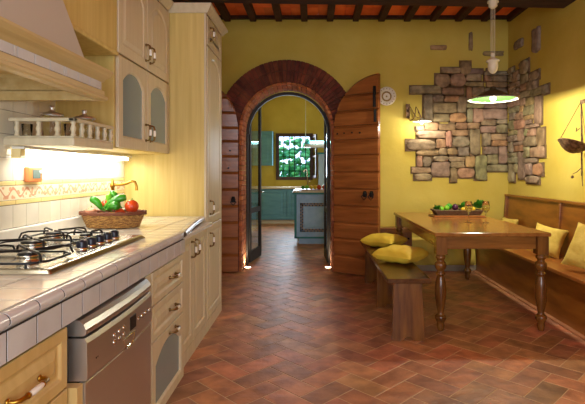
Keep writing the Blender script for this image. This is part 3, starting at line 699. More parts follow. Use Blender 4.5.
for i in range(5):
    y = 2.055+.083*i; x = -1.0
    m = MB(); m.lathe([(.029, zt), (.029, zt+.006), (.0, zt+.007)], (x, y, 0), n=18); m.cm = 1; m.lathe([(.023, zt+.006), (.024, zt+.03), (.021, zt+.036), (0, zt+.037)], (x, y, 0), n=18); m.box(x-.003, x+.003, y-.022, y+.022, zt+.034, zt+.040)
    obj('knob', m, ['chrome', 'knob'], t)
# ------------------------------------------------------------------ tap
t = thing('tap', 'brass swan-neck tap rising behind the vegetable basket', 'tap', (-1.375, 3.26, ZW))
m = MB(); x, y = -1.375, 3.26
m.lathe([(0, ZW), (.03, ZW), (.03, ZW+.008), (.018, ZW+.02), (.016, ZW+.10), (.021, ZW+.11), (.021, ZW+.13), (.013, ZW+.15), (.011, ZW+.24), (.017, ZW+.25), (.017, ZW+.27), (.010, ZW+.275), (.008, ZW+.30), (0, ZW+.305)], (x, y, 0), n=14); obj('tap_body', m, 'brass', t)
m = MB(); m.tube([(x, y, ZW+.26), (x+.06, y-.01, ZW+.262), (x+.11, y-.02, ZW+.272), (x+.14, y-.03, ZW+.288), (x+.165, y-.03, ZW+.283), (x+.175, y-.03, ZW+.255), (x+.175, y-.03, ZW+.225)], [.009, .009, .009, .009, .009, .009, .011], 10); obj('spout', m, 'brass', t)
m = MB(); m.tube([(x, y, ZW+.12), (x-.045, y-.03, ZW+.13)], .007, 8); m.cm = 1; m.ball((x-.055, y-.036, ZW+.132), .015, 10, 7); obj('lever', m, ['brass', 'porcelain'], t)
# ------------------------------------------------------------------ vegetable basket
bx0, by0, bz = -1.262, 3.0, ZW
t = thing('wicker_basket', 'oval wicker basket with dark rim on the worktop beyond the hob', 'basket', (bx0, by0, bz))
m = MB(); n = 44
def ell(s, rx, ry, z, ph=0): return [(bx0+rx*cos(2*pi*k/s+ph), by0+ry*sin(2*pi*k/s+ph), z) for k in range(s)]
rows = 12
vs = []
for i in range(rows+1):
    s = i/rows
    for k in range(n):
        q = 2*pi*k/n; wv = .003*(1 if (k+i) % 2 else -1); rx = .16+.035*s+wv; ry = .10+.03*s+wv; vs.append((bx0+rx*cos(q), by0+ry*sin(q), bz+.004+.085*s))
m.add(vs, [(i*n+k, i*n+(k+1) % n, (i+1)*n+(k+1) % n, (i+1)*n+k) for i in range(rows) for k in range(n)]); m.add(ell(n, .16, .10, bz+.005), [tuple(range(n))])
obj('weave', m, 'wicker', t)
m = MB(); rim = ell(30, .20, .134, bz+.094); 
for i, sgn in ((0, 1), (1, -1)):
    pts = [(p[0], p[1]+0, p[2]+.007*sin(k*pi*.55+i*pi)) for k, p in enumerate(rim)]; m.tube(pts+[pts[0]], .008, 6)
obj('rim', m, 'wickerdark', t)
m = MB(); m.lathe([(0, bz+.045), (1, bz+.045)], (0, 0, 0), n=24); m.v = [(bx0+.178*a, by0+.115*b, z) for a, b, z in m.v]; obj('lining', m, 'wickerdark', t)
def pepper(a, b, r, lab, mt='pepper'):
    t = thing('green_pepper', lab, 'pepper', a, 'green peppers in the basket'); a = Vector(a); b = Vector(b); m = MB(); pts = []; rs = []
    for i in range(9):
        s = i/8; p = a.lerp(b, s); p.z += .015*sin(pi*s); pts.append(p); rs.append(r*(.35+.65*sin(pi*min(1, .12+.88*(1-s)**.8)*.98)**.7)+.001)
    m.tube(pts, rs, 10); obj('pepper_body', m, mt, t)
    m = MB(); d = (a-b).normalized(); m.tube([a, a+d*.012, a+d*.03+Vector((0, 0, .008))], [.009, .005, .004], 6); obj('stem', m, 'leafg', t)
zb = bz+.10
pepper((bx0-.05, by0-.05, zb+.02), (bx0-.115, by0-.06, zb+.085), .022, 'green pepper pointing up at the left of the basket')
pepper((bx0-.03, by0-.05, zb+.03), (bx0+.09, by0-.02, zb+.09), .024, 'long green pepper lying to the right over the basket middle')
pepper((bx0+.03, by0+.02, zb+.04), (bx0-.03, by0+.04, zb+.12), .020, 'green pepper standing at the back of the basket')
pepper((bx0+.0, by0-.07, zb+.02), (bx0+.07, by0-.09, zb+.035), .026, 'short green pepper at the front of the basket')
pepper((bx0-.02, by0+.01, zb+.02), (bx0-.03, by0-.01, zb+.11), .017, 'pale yellow-green pepper upright in the middle of the basket', 'lime')
def fruit(name, c, r, mt, lab, cat, grp=None, leaf=True):
    t = thing(name, lab, cat, (c[0], c[1], c[2]-(r if isinstance(r, float) else r[2])), grp); m = MB(); m.ball(c, r, 16, 10); obj('flesh', m, mt, t)
    if leaf:
        rz = r if isinstance(r, float) else r[2]; m = MB(); m.tube([(c[0], c[1], c[2]+rz*.95), (c[0]+.003, c[1], c[2]+rz+.012)], .003, 6)
        for k in range(5):
            q = k*2*pi/5; m.add([(c[0], c[1], c[2]+rz+.001), (c[0]+.012*cos(q-.3), c[1]+.012*sin(q-.3), c[2]+rz), (c[0]+.024*cos(q), c[1]+.024*sin(q), c[2]+rz*.9)], [(0, 1, 2)])
        obj('stalk', m, 'leafg', t)
fruit('tomato', (bx0+.125, by0-.02, zb+.035), (.042, .042, .040), 'tomato', 'large orange-red tomato at the right end of the basket', 'tomato', 'tomatoes in the basket')
fruit('tomato', (bx0-.06, by0+.03, zb+.04), (.034, .034, .032), 'tomato', 'red tomato behind the left green pepper', 'tomato', 'tomatoes in the basket')
fruit('tomato', (bx0+.05, by0-.02, zb-.005), (.03, .03, .028), 'tomato', 'low red tomato under the peppers in the basket middle', 'tomato', 'tomatoes in the basket')
fruit('garlic_bulb', (bx0-.13, by0-.02, zb+.005), (.035, .035, .022), 'garlic', 'pinkish garlic bulb at the left end of the basket', 'garlic')
# ------------------------------------------------------------------ thermostat
t = thing('thermostat', 'salmon-framed thermostat with grey display on the splashback tiles', 'thermostat', (-1.486, 2.50, 1.27))
m = MB(); m.box(-1.486, -1.462, 2.44, 2.57, WZ(182, 2.5), WZ(167, 2.5)); fr_ = obj('frame', m, 'plasticorange', t, bevel=.006)
m = MB(); m.box(-1.463, -1.459, 2.478, 2.545, WZ(178.5, 2.5), WZ(169.5, 2.5)); obj('display', m, 'lcd', t)
m = MB(); m.lathe([(.010, 0), (.010, .006), (0, .007)], (-1.462, 2.548, WZ(172, 2.5)), axis='x', n=14); obj('dial', m, 'porcelain', t)

# ------------------------------------------------------------------ dining table
t = thing('dining_table', 'large wooden dining table with turned legs in the corner by the stone wall', 'table', (1.44, 4.77, 0))
m = MB(); m.box(.975, 1.905, 3.79, 5.75, .762, .793); obj('tabletop', m, 'tabletop', t, bevel=.008)
LX, LY = (1.03, 1.84), (3.835, 5.66)
for x in LX:
    m = MB(); m.box(x-.012, x+.012, LY[0]+.045, LY[1]-.045, .66, .7615); obj('apron', m, 'apronwood', t, bevel=.003)
for y in LY:
    m = MB(); m.box(LX[0]+.045, LX[1]-.045, y-.012, y+.012, .66, .7615); obj('apron', m, 'apronwood', t, bevel=.003)
prof = [(0, 0), (.020, 0), (.026, .02), (.031, .045), (.028, .065), (.036, .08), (.045, .10), (.043, .12), (.028, .132), (.024, .145), (.028, .17), (.035, .21), (.043, .27), (.046, .33), (.041, .39), (.031, .43), (.028, .445), (.038, .455), (.038, .468), (.028, .475), (.030, .49), (.042, .505), (.047, .53), (.042, .55), (.028, .562), (.028, .575), (.040, .587), (.040, .60), (.030, .612), (.034, .62)]
for x in LX:
    for y in LY:
        m = MB(); m.lathe([(r, h) for r, h in prof], (x, y, 0), n=18); m.box(x-.044, x+.044, y-.044, y+.044, .617, .7615); obj('leg', m, 'tableleg', t, bevel=.002, seg=1)
# loose bench
t = thing('bench', 'long backless plank bench with two yellow cushions beside the dining table', 'bench', (.72, 4.6, 0))
m = MB(); m.box(.556, .886, 3.55, 5.66, .445, .480); obj('seat', m, 'benchwood', t, bevel=.006)
for y in (3.61, 4.50, 5.50):
    m = MB(); P = lambda u, v, d: (u, y+d, v)
    m.prism([(.60, 0), (.675, 0), (.70, .03), (.74, .03), (.765, 0), (.845, 0), (.825, .445), (.61, .445)], P, -.02, .02); obj('leg', m, 'tableleg', t, bevel=.003)
m = MB(); m.box(.70, .74, 3.68, 5.52, .36, .444); obj('stretcher', m, 'benchwood', t)
def cushion(name, lab, c, s, th, rx=0, ry=0, rz=0, mt='cushion', grp='yellow cushions'):
    m = MB(); R = Matrix.Rotation(rz, 3, 'Z') @ Matrix.Rotation(ry, 3, 'Y') @ Matrix.Rotation(rx, 3, 'X'); n = 22
    ph = random.uniform(0, 6)
    def fn(sg):
        def g(u, v):
            a, b = 2*u-1, 2*v-1; pin = 1-.10*(1-abs(a)**2)*abs(b)**4; pin2 = 1-.10*(1-abs(b)**2)*abs(a)**4
            h = ((1-a**4)*(1-b**4))**.55; wr = 1+.07*sin(7*a+3*b+ph)*abs(b)+.05*sin(9*b-4*a+ph)
            p = Vector((a*s/2*pin2, b*s/2*pin, sg*th/2*h*wr)); return Vector(c)+R @ p
        return g
    m.grid(fn(1), n, n); m.grid(fn(-1), n, n)
    o = single(name, m, mt, lab, 'cushion', group=grp, origin=c); return o
cushion('cushion', 'yellow cushion on the plank bench, nearer the camera', (.785, 4.24, .548), .39, .13, rz=radians(50))
cushion('cushion', 'yellow cushion on the far end of the plank bench, by the door leaf', (.765, 5.10, .548), .39, .13, rz=radians(52))
# settle along the right wall
t = thing('settle', 'long wooden settle with high panelled back fixed along the right wall', 'bench', (2.3, 4.5, 0))
y0, y1 = 2.6, 6.12
m = MB(); m.box(2.10, 2.47, y0, y1, 0.012, .415); obj('seat_box', m, 'pew', t)
m = MB(); m.box(2.06, 2.12, y0, y1, 0, .014); obj('base_strip', m, 'floor', t)
m = MB(); m.box(2.065, 2.475, y0, y1, .415, .448); obj('seat', m, 'pewseat', t, bevel=.006)
m = MB(); m.hexa([(2.46, y0, .448), (2.50, y0, .448), (2.50, y1, .448), (2.46, y1, .448)], [(2.495, y0, .97), (2.515, y0, .97), (2.515, y1, .97), (2.495, y1, .97)]); obj('backrest', m, 'pew', t)
m = MB(); m.box(2.465, 2.525, y0, y1+.0, .97, .998); obj('back_rail', m, 'pew', t, bevel=.006)
for yy in (3.3, 4.77, 6.10):
    m = MB(); m.hexa([(2.44, yy-.022, .448), (2.50, yy-.022, .448), (2.50, yy+.022, .448), (2.44, yy+.022, .448)], [(2.472, yy-.022, .985), (2.52, yy-.022, .985), (2.52, yy+.022, .985), (2.472, yy+.022, .985)]); obj('post', m, 'pew', t, bevel=.004)
cushion('cushion', 'pale yellow cushion in the far corner of the settle', (2.35, 5.78, .585), .30, .12, ry=radians(-62), rz=radians(10), rx=0, mt='cushion2')
cushion('cushion', 'pale yellow cushion propped on the settle behind the right front table leg', (2.31, 4.68, .605), .31, .11, ry=radians(-60), rz=radians(26), rx=radians(20), mt='cushion2')
cushion('cushion', 'pale yellow cushion on the near part of the settle at the picture edge', (2.30, 3.90, .645), .40, .13, ry=radians(-62), rz=radians(16), rx=radians(18), mt='cushion2')
# low chest against back wall
t = thing('low_cabinet', 'low wooden cabinet against the back wall behind the plank bench', 'cabinet', (1.0, 6.07, 0))
m = MB(); m.box(.80, 1.25, 6.0, 6.155, 0, .55); obj('carcass', m, 'pew', t)
m = MB(); m.box(.79, 1.265, 5.985, 6.158, .551, .575); obj('top', m, 'pew', t, bevel=.006)
m = MB(); m.box(.84, 1.18, 5.99, 5.999, .06, .51); d = obj('door', m, 'pew', t, bevel=.004)
m = MB(); m.ball((1.205, 5.985, .44), .014, 10, 7); obj('knob', m, 'iron', t)
# ------------------------------------------------------------------ table dressing
zt2 = .793
m = MB(); m.box(1.30, 1.86, 5.10, 5.36, zt2+.001, zt2+.017); single('serving_board', m, 'pewseat', 'wooden board under the vegetable tray on the dining table', 'board', bevel=.004)
t = thing('woven_tray', 'long dark woven tray of greens and lemons on the dining table', 'tray', (1.58, 5.23, zt2+.018))
m = MB(); za = zt2+.018
m.hexa([(1.35, 5.14, za), (1.81, 5.14, za), (1.81, 5.32, za), (1.35, 5.32, za)], [(1.32, 5.12, za+.05), (1.84, 5.12, za+.05), (1.84, 5.34, za+.05), (1.32, 5.34, za+.05)]); obj('tray_body', m, 'darkbasket', t)
m = MB(); m.tube([(1.32, 5.12, za+.05), (1.84, 5.12, za+.05), (1.84, 5.34, za+.05), (1.32, 5.34, za+.05), (1.32, 5.12, za+.05)], .008, 6); obj('tray_rim', m, 'darkbasket', t)
zf = za+.055
def leafclump(name, c, r, n, mt, lab, cat, grp=None):
    m = MB(); 
    for i in range(n):
        q = random.uniform(0, 2*pi); e = random.uniform(.1, 1.3); L = r*random.uniform(.6, 1.1); d = Vector((cos(q)*sin(e), sin(q)*sin(e), cos(e))); s = d.cross(Vector((.3, .2, 1))).normalized()*L*.28
        a = Vector(c)+d*L*.1; b = Vector(c)+d*L*.55; e2 = Vector(c)+d*L-Vector((0, 0, L*.12)); m.add([a, b+s, e2, b-s, b+Vector((0, 0, L*.06))], [(0, 1, 4), (1, 2, 4), (2, 3, 4), (3, 0, 4)], True)
    return single(name, m, mt, lab, cat, grp, origin=c)
fruit('artichoke', (1.55, 5.18, zf+.03), (.036, .036, .036), 'onion', 'round purple vegetable in the middle of the woven tray', 'onion')
fruit('lime', (1.40, 5.17, zf+.012), .026, 'lime', 'green lime at the left end of the woven tray', 'lime', 'limes in the woven tray')
fruit('lime', (1.46, 5.19, zf+.02), .030, 'lime', 'bright green lime left of the purple vegetable in the tray', 'lime', 'limes in the woven tray')
fruit('green_apple', (1.495, 5.22, zf+.035), .034, 'pepper', 'green apple on top of the heap left of the purple vegetable', 'apple')
fruit('lemon', (1.64, 5.16, zf+.01), (.034, .024, .024), 'lemon', 'yellow lemon right of the purple vegetable in the tray', 'lemon', 'lemons in the woven tray', False)
fruit('lemon', (1.73, 5.16, zf+.01), (.034, .024, .024), 'lemon', 'yellow lemon near the right end of the woven tray', 'lemon', 'lemons in the woven tray', False)
leafclump('herb_bunch', (1.36, 5.22, zf), .07, 40, 'leafg', 'small leafy herb bunch at the left end of the woven tray', 'herbs', 'herb bunches in the tray')
leafclump('herb_bunch', (1.66, 5.24, zf), .10, 70, 'leafg', 'leafy herb bunch behind the middle lemons in the tray', 'herbs', 'herb bunches in the tray')
leafclump('herb_bunch', (1.82, 5.22, zf+.01), .12, 90, 'leafg', 'largest leafy herb bunch at the right end of the tray', 'herbs', 'herb bunches in the tray')
for gx, lab in ((1.49, 'left wine glass with white wine in front of the tray'), (1.655, 'right wine glass with white wine in front of the tray')):
    gy = 4.55; t = thing('wine_glass', lab, 'wine glass', (gx, gy, zt2+.001), 'wine glasses on the dining table'); z = zt2+.001
    m = MB(); m.lathe([(0, z), (.032, z+.001), (.030, z+.004), (.005, z+.008), (.004, z+.09), (.012, z+.10), (.034, z+.125), (.038, z+.15), (.030, z+.205), (.0285, z+.205), (.0365, z+.15), (.0325, z+.127), (0, z+.104)], (gx, gy, 0), n=20); obj('glass_body', m, 'glass', t)
    m = MB(); m.lathe([(0, z+.106), (.012, z+.108), (.031, z+.128), (.0355, z+.148), (0, z+.148)], (gx, gy, 0), n=20); obj('wine', m, 'wine', t)
# ------------------------------------------------------------------ pendant lamp
px_, py_ = 1.75, 4.62; zs = 1.985
t = thing('pendant_lamp', 'rise-and-fall pendant lamp with white rimmed dish shade over the dining table', 'pendant lamp', (px_, py_, zs))
cz = 2.945
m = MB(); m.lathe([(0, cz), (.052, cz), (.055, cz-.018), (.04, cz-.03), (.042, cz-.055), (.02, cz-.075), (0, cz-.08)], (px_, py_, 0)); obj('ceiling_rose', m, 'lampcream', t)
for dx in (-.018, 0, .018):
    m = MB(); m.tube([(px_+dx, py_, cz-.07), (px_+dx, py_, 2.38)], .0028, 6); obj('cord', m, 'lampcream', t)
m = MB(); m.lathe([(0, 2.44), (.018, 2.435), (.022, 2.415), (.012, 2.40), (.03, 2.385), (.062, 2.365), (.066, 2.352), (.046, 2.345), (.050, 2.31), (.044, 2.27), (.028, 2.245), (.010, 2.235), (0, 2.232)], (px_, py_, 0)); obj('counterweight', m, 'lampcream', t)
m = MB()
for i in range(9): m.lathe([(.004, 0), (.007, .004), (.004, .008)], (px_, py_, 2.225-.012*i), n=8)
m.tube([(px_, py_, 2.235), (px_, py_, 2.10)], .0025, 6); obj('chain', m, 'antbrass', t)
m = MB(); m.lathe([(.018, zs+.125), (.03, zs+.115), (.034, zs+.095), (.07, zs+.080), (.11, zs+.062), (.155, zs+.035), (.20, zs+.016), (.232, zs+.002)], (px_, py_, 0), n=40); obj('shade_top', m, 'lamptop', t)
m = MB(); m.lathe([(.030, zs+.100), (.07, zs+.074), (.11, zs+.056), (.155, zs+.030), (.20, zs+.012), (.215, zs+.004)], (px_, py_, 0), n=40); m.cm = 1; m.lathe([(.213, zs+.006), (.216, zs-.0), (.236, zs-.006), (.240, zs-.001), (.234, zs+.006)], (px_, py_, 0), n=40); obj('shade_lining', m, ['green', 'lampshade'], t)
m = MB(); m.lathe([(.016, zs+.09), (.018, zs+.04), (0, zs+.04)], (px_, py_, 0), n=12); obj('bulb_holder', m, 'lampcream', t)
m = MB(); m.ball((px_, py_, zs+.012), (.03, .03, .024), 14, 9); obj('bulb', m, 'bulb', t)
# sconce
sx, sz = 1.372, 1.918
t = thing('wall_sconce', 'small wrought iron wall lamp with white dish shade on the edge of the stone patch', 'wall lamp', (sx, YB, sz))
m = MB(); xa = WX(407, 6.1); za_ = WZ(105, 6.1)
m.box(xa-.012, xa+.035, 6.09, 6.10, WZ(118, 6.1), WZ(104, 6.1))
m.tube([(xa+.01, 6.09, WZ(116, 6.1)), (xa+.02, 6.0, WZ(122, 6.1)), (xa+.07, 5.98, WZ(119, 6.1)), (xa+.09, 5.98, WZ(108, 6.1)), (xa+.12, 5.98, WZ(112, 6.1)), (sx, 5.98, sz+.03)], .006, 6)
m.tube([(xa+.03, 6.09, WZ(106, 6.1)), (xa+.05, 6.0, WZ(112, 6.1)), (xa+.09, 5.98, WZ(118, 6.1)), (sx, 5.98, sz+.03)], .005, 6)
m.tube([(sx+.03, 5.98, sz+.02), (sx+.04, 5.98, sz+.10), (sx+.03, 5.98, sz+.15)], .005, 6); m.tube([(sx-.02, 5.98, sz+.03), (sx-.03, 5.98, sz+.09), (sx-.05, 5.98, sz+.12)], .005, 6)
m.box(xa, xa+.02, 6.09, 6.15, WZ(112, 6.1), WZ(110, 6.1)); obj('bracket', m, 'rust', t)
m = MB(); m.lathe([(.012, sz+.035), (.02, sz+.028), (.06, sz+.016), (.118, sz), (.122, sz-.006), (.116, sz-.004), (.06, sz+.010), (.015, sz+.02)], (sx, 5.98, 0), n=28); obj('shade', m, 'lampshade', t)
m = MB(); m.ball((sx, 5.98, sz-.012), (.022, .022, .02), 12, 8); obj('bulb', m, 'bulb', t)
# wall plate
t = thing('wall_plate', 'round cream plate with a patterned ring hanging right of the open door leaf', 'plate', (WX(386.5, 6.15), 6.15, WZ(96.5, 6.15)))
c = (WX(386.5, 6.15), 6.155, WZ(96.5, 6.15))
m = MB(); m.lathe([(0, -.012), (.07, -.012), (.082, -.022), (.118, -.032), (.122, -.028), (.08, -.0), (0, 0)], c, axis='y', n=36)
m.cm = 1; m.lathe([(.046, -.0125), (.046, -.014), (.066, -.014), (.066, -.0125)], c, axis='y', n=36)
for k in range(16):
    q = 2*pi*k/16; m.ball((c[0]+.100*cos(q), c[1]-.028, c[2]+.100*sin(q)), (.007, .003, .007), 6, 4)
m.ball((c[0], c[1]-.012, c[2]), (.012, .004, .012), 8, 5); obj('glaze', m, ['plate', 'ochre'], t)
# ------------------------------------------------------------------ stone patches
def zc(x0, y0, x1, y1, o, s): return (o[0]+x0/s, o[1]+y0/s, o[0]+x1/s, o[1]+y1/s)
st = []
A = ((400, 55), 5.77); Bq = ((400, 115), 5.39); C = ((470, 55), 5.77); D = ((470, 115), 5.39)
for r in [(240, 72, 350, 105), (350, 35, 410, 115, 1), (205, 108, 290, 185, 1), (290, 108, 380, 180, 1), (60, 178, 238, 222), (248, 188, 370, 228), (135, 228, 187, 380), (192, 232, 252, 268, 1), (258, 235, 340, 270), (190, 278, 328, 335), (331, 240, 384, 330), (190, 342, 284, 383), (286, 335, 384, 388, 1), (385, 110, 468, 150), (382, 155, 480, 180), (386, 184, 415, 250), (418, 185, 486, 245), (386, 250, 486, 272), (386, 277, 486, 305), (388, 309, 418, 388), (421, 310, 480, 388), (388, 80, 480, 107)]:
    st.append((*zc(*r[:4], *A), len(r) > 4))
for r in [(92, 85, 245, 125), (35, 132, 195, 190, 1), (196, 130, 244, 178), (247, 87, 277, 172), (212, 50, 300, 82), (302, 42, 362, 75), (280, 80, 365, 112), (285, 115, 375, 172, 1), (365, 42, 428, 73), (378, 76, 431, 212), (312, 175, 372, 220), (252, 180, 310, 215, 1), (210, 180, 250, 215), (92, 192, 208, 218), (92, 220, 120, 280), (122, 224, 168, 278, 1), (178, 220, 262, 250, 1), (265, 225, 350, 250), (353, 223, 404, 282), (170, 254, 270, 332), (272, 253, 348, 283), (65, 283, 167, 312), (78, 315, 170, 350, 1), (272, 286, 306, 362), (310, 286, 402, 338, 1), (406, 218, 468, 350), (135, 40, 208, 82), (85, 60, 132, 84)]:
    st.append((*zc(*r[:4], *Bq), len(r) > 4))
for r in [(100, 78, 160, 93), (84, 96, 215, 116), (84, 119, 118, 152), (120, 120, 215, 152), (100, 155, 215, 186), (85, 190, 215, 240), (84, 245, 214, 272), (84, 276, 215, 306), (72, 310, 214, 368), (72, 372, 150, 392), (154, 372, 214, 396)]:
    st.append((*zc(*r[:4], *C), False))
for r in [(60, 32, 138, 56), (142, 50, 203, 96, 1), (56, 60, 138, 95), (70, 98, 110, 165), (112, 103, 202, 134), (118, 137, 200, 167), (75, 171, 152, 210), (155, 170, 200, 262), (94, 214, 152, 264), (94, 268, 203, 304)]:
    st.append((*zc(*r[:4], *D), len(r) > 4))
sr = []
for r in [(290, 32, 335, 108, 1), (222, 75, 250, 110), (252, 92, 288, 150), (226, 112, 250, 153), (226, 157, 288, 190), (291, 112, 333, 163), (337, 97, 395, 147, 1), (290, 166, 333, 205), (336, 150, 385, 202), (352, 190, 420, 232), (422, 172, 450, 222), (226, 194, 262, 230), (264, 194, 288, 230), (320, 246, 368, 290), (290, 208, 348, 244), (372, 237, 410, 400), (226, 234, 286, 260), (226, 264, 286, 298), (288, 248, 318, 290), (226, 301, 284, 332), (226, 335, 264, 372), (266, 333, 308, 372), (310, 293, 368, 345), (286, 294, 308, 330), (312, 348, 368, 372)]:
    sr.append((*zc(*r[:4], *C), len(r) > 4))
for r in [(209, 30, 238, 80), (241, 27, 298, 75), (300, 27, 330, 48), (302, 52, 368, 70), (209, 83, 255, 108), (258, 77, 290, 140), (209, 112, 256, 143), (235, 145, 290, 163), (209, 147, 233, 200), (237, 166, 292, 196), (318, 76, 356, 113), (359, 72, 398, 168), (298, 76, 316, 113), (296, 117, 357, 168), (325, 171, 400, 228), (294, 171, 323, 230), (209, 204, 250, 225), (209, 228, 255, 260), (285, 234, 358, 258), (210, 263, 238, 360), (257, 200, 298, 345), (302, 262, 333, 325), (337, 262, 390, 325, 1), (300, 328, 370, 368, 1), (236, 262, 256, 310)]:
    sr.append((*zc(*r[:4], *D), len(r) > 4))
PAL = [(1.05, 1.0, .95), (.86, .82, .78), (1.12, 1.02, .92), (1.15, .92, .76), (.82, .80, .77), (.95, .88, .80), (1.02, .86, .74), (.92, .89, .84)]
def stone(mb, fn, u0, u1, v0, v1, dep, rnd):
    """pillow-topped irregular block; fn(u,v,d)"""
    n = 6; mb.t = tuple(c*random.uniform(.85, 1.12) for c in random.choice(PAL)); p = 2.6 if rnd else 9
    ph = [random.uniform(0, 6) for _ in range(4)]; cu, cv = (u0+u1)/2, (v0+v1)/2; hu, hv = (u1-u0)/2+.002, (v1-v0)/2+.002
    vs = []; rings = ((1.0, 0), (1.0, .6), (.97, .86), (.88, 1.0), (.45, 1.05)); K = 28
    for s, d in rings:
        for k in range(K):
            q = 2*pi*(k+.5)/K; c, sn = cos(q), sin(q); rr = (abs(c)**p+abs(sn)**p)**(-1/p)
            j = 1+.035*sin(3*q+ph[0])+.03*sin(5*q+ph[1]); x = cu+hu*s*rr*c*j; y = cv+hv*s*rr*sn*j
            vs.append(fn(x, y, dep*d*(1+.18*sin(4*c+ph[2])*sin(4*sn+ph[3]))))
    fs = [(i*K+k, i*K+(k+1) % K, (i+1)*K+(k+1) % K, (i+1)*K+k) for i in range(len(rings)-1) for k in range(K)]; fs.append(tuple((len(rings)-1)*K+k for k in range(K)))
    mb.add(vs, fs, True)
m = MB(); bk = MB()
for x0, y0_, x1, y1_, rd in st:
    dep = random.uniform(.03, .055); fn = lambda u, v, d: (u, YB-d, v)
    stone(m, fn, WX(x0, 6.13), WX(x1, 6.13), WZ(y1_, 6.13), WZ(y0_, 6.13), dep, rd)
    e = .013; bk.box(WX(x0, 6.13)-e, min(XR, WX(x1, 6.13)+e), YB-.016, YB, WZ(y1_, 6.13)-e, WZ(y0_, 6.13)+e)
sc = single('stone_cladding', m, 'stone', 'patch of rough exposed stones on the back wall behind the lamp', 'stonework', origin=(2, YB, 1.3), kind='structure'); obj('mortar', bk, 'stonemortar', sc)
m = MB(); bk = MB()
def RY(px): return F*(XR-.02)/(px-313)
for x0, y0_, x1, y1_, rd in sr:
    ya_, yb_ = RY(x1), min(YB-.02, RY(x0)); ym = (ya_+yb_)/2; dep = random.uniform(.025, .05); fn = lambda u, v, d: (XR-d, u, v)
    v0, v1 = WZ(y1_, ym), WZ(y0_, ym); stone(m, fn, ya_, yb_, v0, v1, dep, rd)
    e = .013; bk.box(XR-.016, XR, ya_-e, min(YB, yb_+e), v0-e, v1+e)
sc = single('stone_cladding', m, 'stone', 'patch of rough exposed stones on the right wall above the settle', 'stonework', origin=(XR, 5.5, 1.3), kind='structure'); obj('mortar', bk, 'stonemortar', sc)
for (x0, y0_, x1, y1_, wall, lab) in [(431, 45, 447, 49.5, 'b', 'single flat stone in the back wall above the stone patch'), (469.5, 32, 473, 50, 'b', 'upright narrow stone in the back wall left of the pendant cords'), (484, 51, 504, 55.5, 'b', 'flat stone in the back wall behind the pendant counterweight'),
        (514, 40, 522, 48, 'r', 'small stone high on the right wall near the corner'), (532, 28, 539, 52, 'r', 'tall upright stone high on the right wall')]:
    m = MB()
    if wall == 'b': stone(m, lambda u, v, d: (u, YB-d, v), WX(x0, 6.13), WX(x1, 6.13), WZ(y1_, 6.13), WZ(y0_, 6.13), .03, False)
    else:
        ya_, yb_ = RY(x1), RY(x0); ym = (ya_+yb_)/2; stone(m, lambda u, v, d: (XR-d, u, v), ya_, yb_, WZ(y1_, ym), WZ(y0_, ym), .03, False)
    single('wall_stone', m, 'stone', lab, 'stone', group='single stones set in the plaster')
# ------------------------------------------------------------------ hanging scale
yS = 4.32; xS = 2.44
t = thing('hanging_scale', 'rusty iron balance scale with shallow pan hanging on the right wall', 'scale', (xS, yS, 1.5))
zz = lambda p: WZ(p, yS)
m = MB(); m.tube([(xS, yS, zz(100)), (xS, yS-.01, zz(176))], .007, 6); m.box(xS-.006, xS+.006, yS-.06, yS+.01, zz(104), zz(100))
m.tube([(xS-.01, yS, zz(128)), (xS-.02, yS+.05, zz(131)), (xS-.01, yS+.055, zz(127))], .004, 6); m.tube([(XR, yS, zz(101)), (xS, yS, zz(101))], .006, 6); obj('frame', m, 'rust', t)
m = MB(); pc = (xS-.07, yS, zz(144)); R = .13
def pan(u, v):
    q = 2*pi*u; r = R*v; p = Vector((r*cos(q), r*sin(q)*1.15, .085*(v**2-1))); p = Matrix.Rotation(radians(22), 3, 'Y') @ p; return Vector(pc)+p
m.grid(pan, 32, 8); m.tube([pan(k/32, 1) for k in range(33)], .005, 6); obj('pan', m, 'rust', t)
m = MB(); m.tube([pan(.5, 1), (xS, yS, zz(101))], .003, 5); m.tube([pan(.0, 1), (xS, yS, zz(101))], .003, 5); m.tube([pan(.75, 1), (xS, yS, zz(101))], .003, 5); obj('chain', m, 'rust', t)
m = MB(); m.tube([(xS, yS, zz(168)), (xS-.03, yS+.02, zz(172)), (xS-.06, yS+.03, zz(174))], .004, 6); m.ball((xS-.065, yS+.03, zz(177)), .014, 10, 7); m.tube([(xS-.0, yS-.01, zz(170)), (xS+.0, yS-.02, zz(186))], .004, 6); obj('weight', m, 'rust', t)

# ------------------------------------------------------------------ far kitchen
Y2 = 12.3
m = MB(); wx0, wx1, wz0, wz1 = WX(278, Y2), WX(311, Y2), WZ(178, Y2), WZ(135.5, Y2)
m.box(-1.8, wx0, Y2, Y2+.3, 0, 3.3); m.box(wx1, 3.0, Y2, Y2+.3, 0, 3.3); m.box(wx0, wx1, Y2, Y2+.3, 0, wz0); m.box(wx0, wx1, Y2, Y2+.3, wz1, 3.3)
m.box(-1.8, -1.6, YB+WT+.011, Y2, 0, 3.3); m.box(2.8, 3.0, YB+WT+.011, Y2, 0, 3.3)
struct('wall_far', m, 'wall_far', 'yellow plaster walls of the kitchen beyond the arch', 'wall')
m = MB(); m.box(-1.8, 3.0, YB+WT+.011, Y2+.3, 3.3, 3.36); struct('ceiling_far', m, 'wall_far', 'plain ceiling of the kitchen beyond the arch', 'ceiling')
t = thing('window_1', 'barred kitchen window with dark wooden frame and open casement looking onto greenery', 'window', ((wx0+wx1)/2, Y2, wz0)); t['kind'] = 'structure'
m = MB(); e = .05
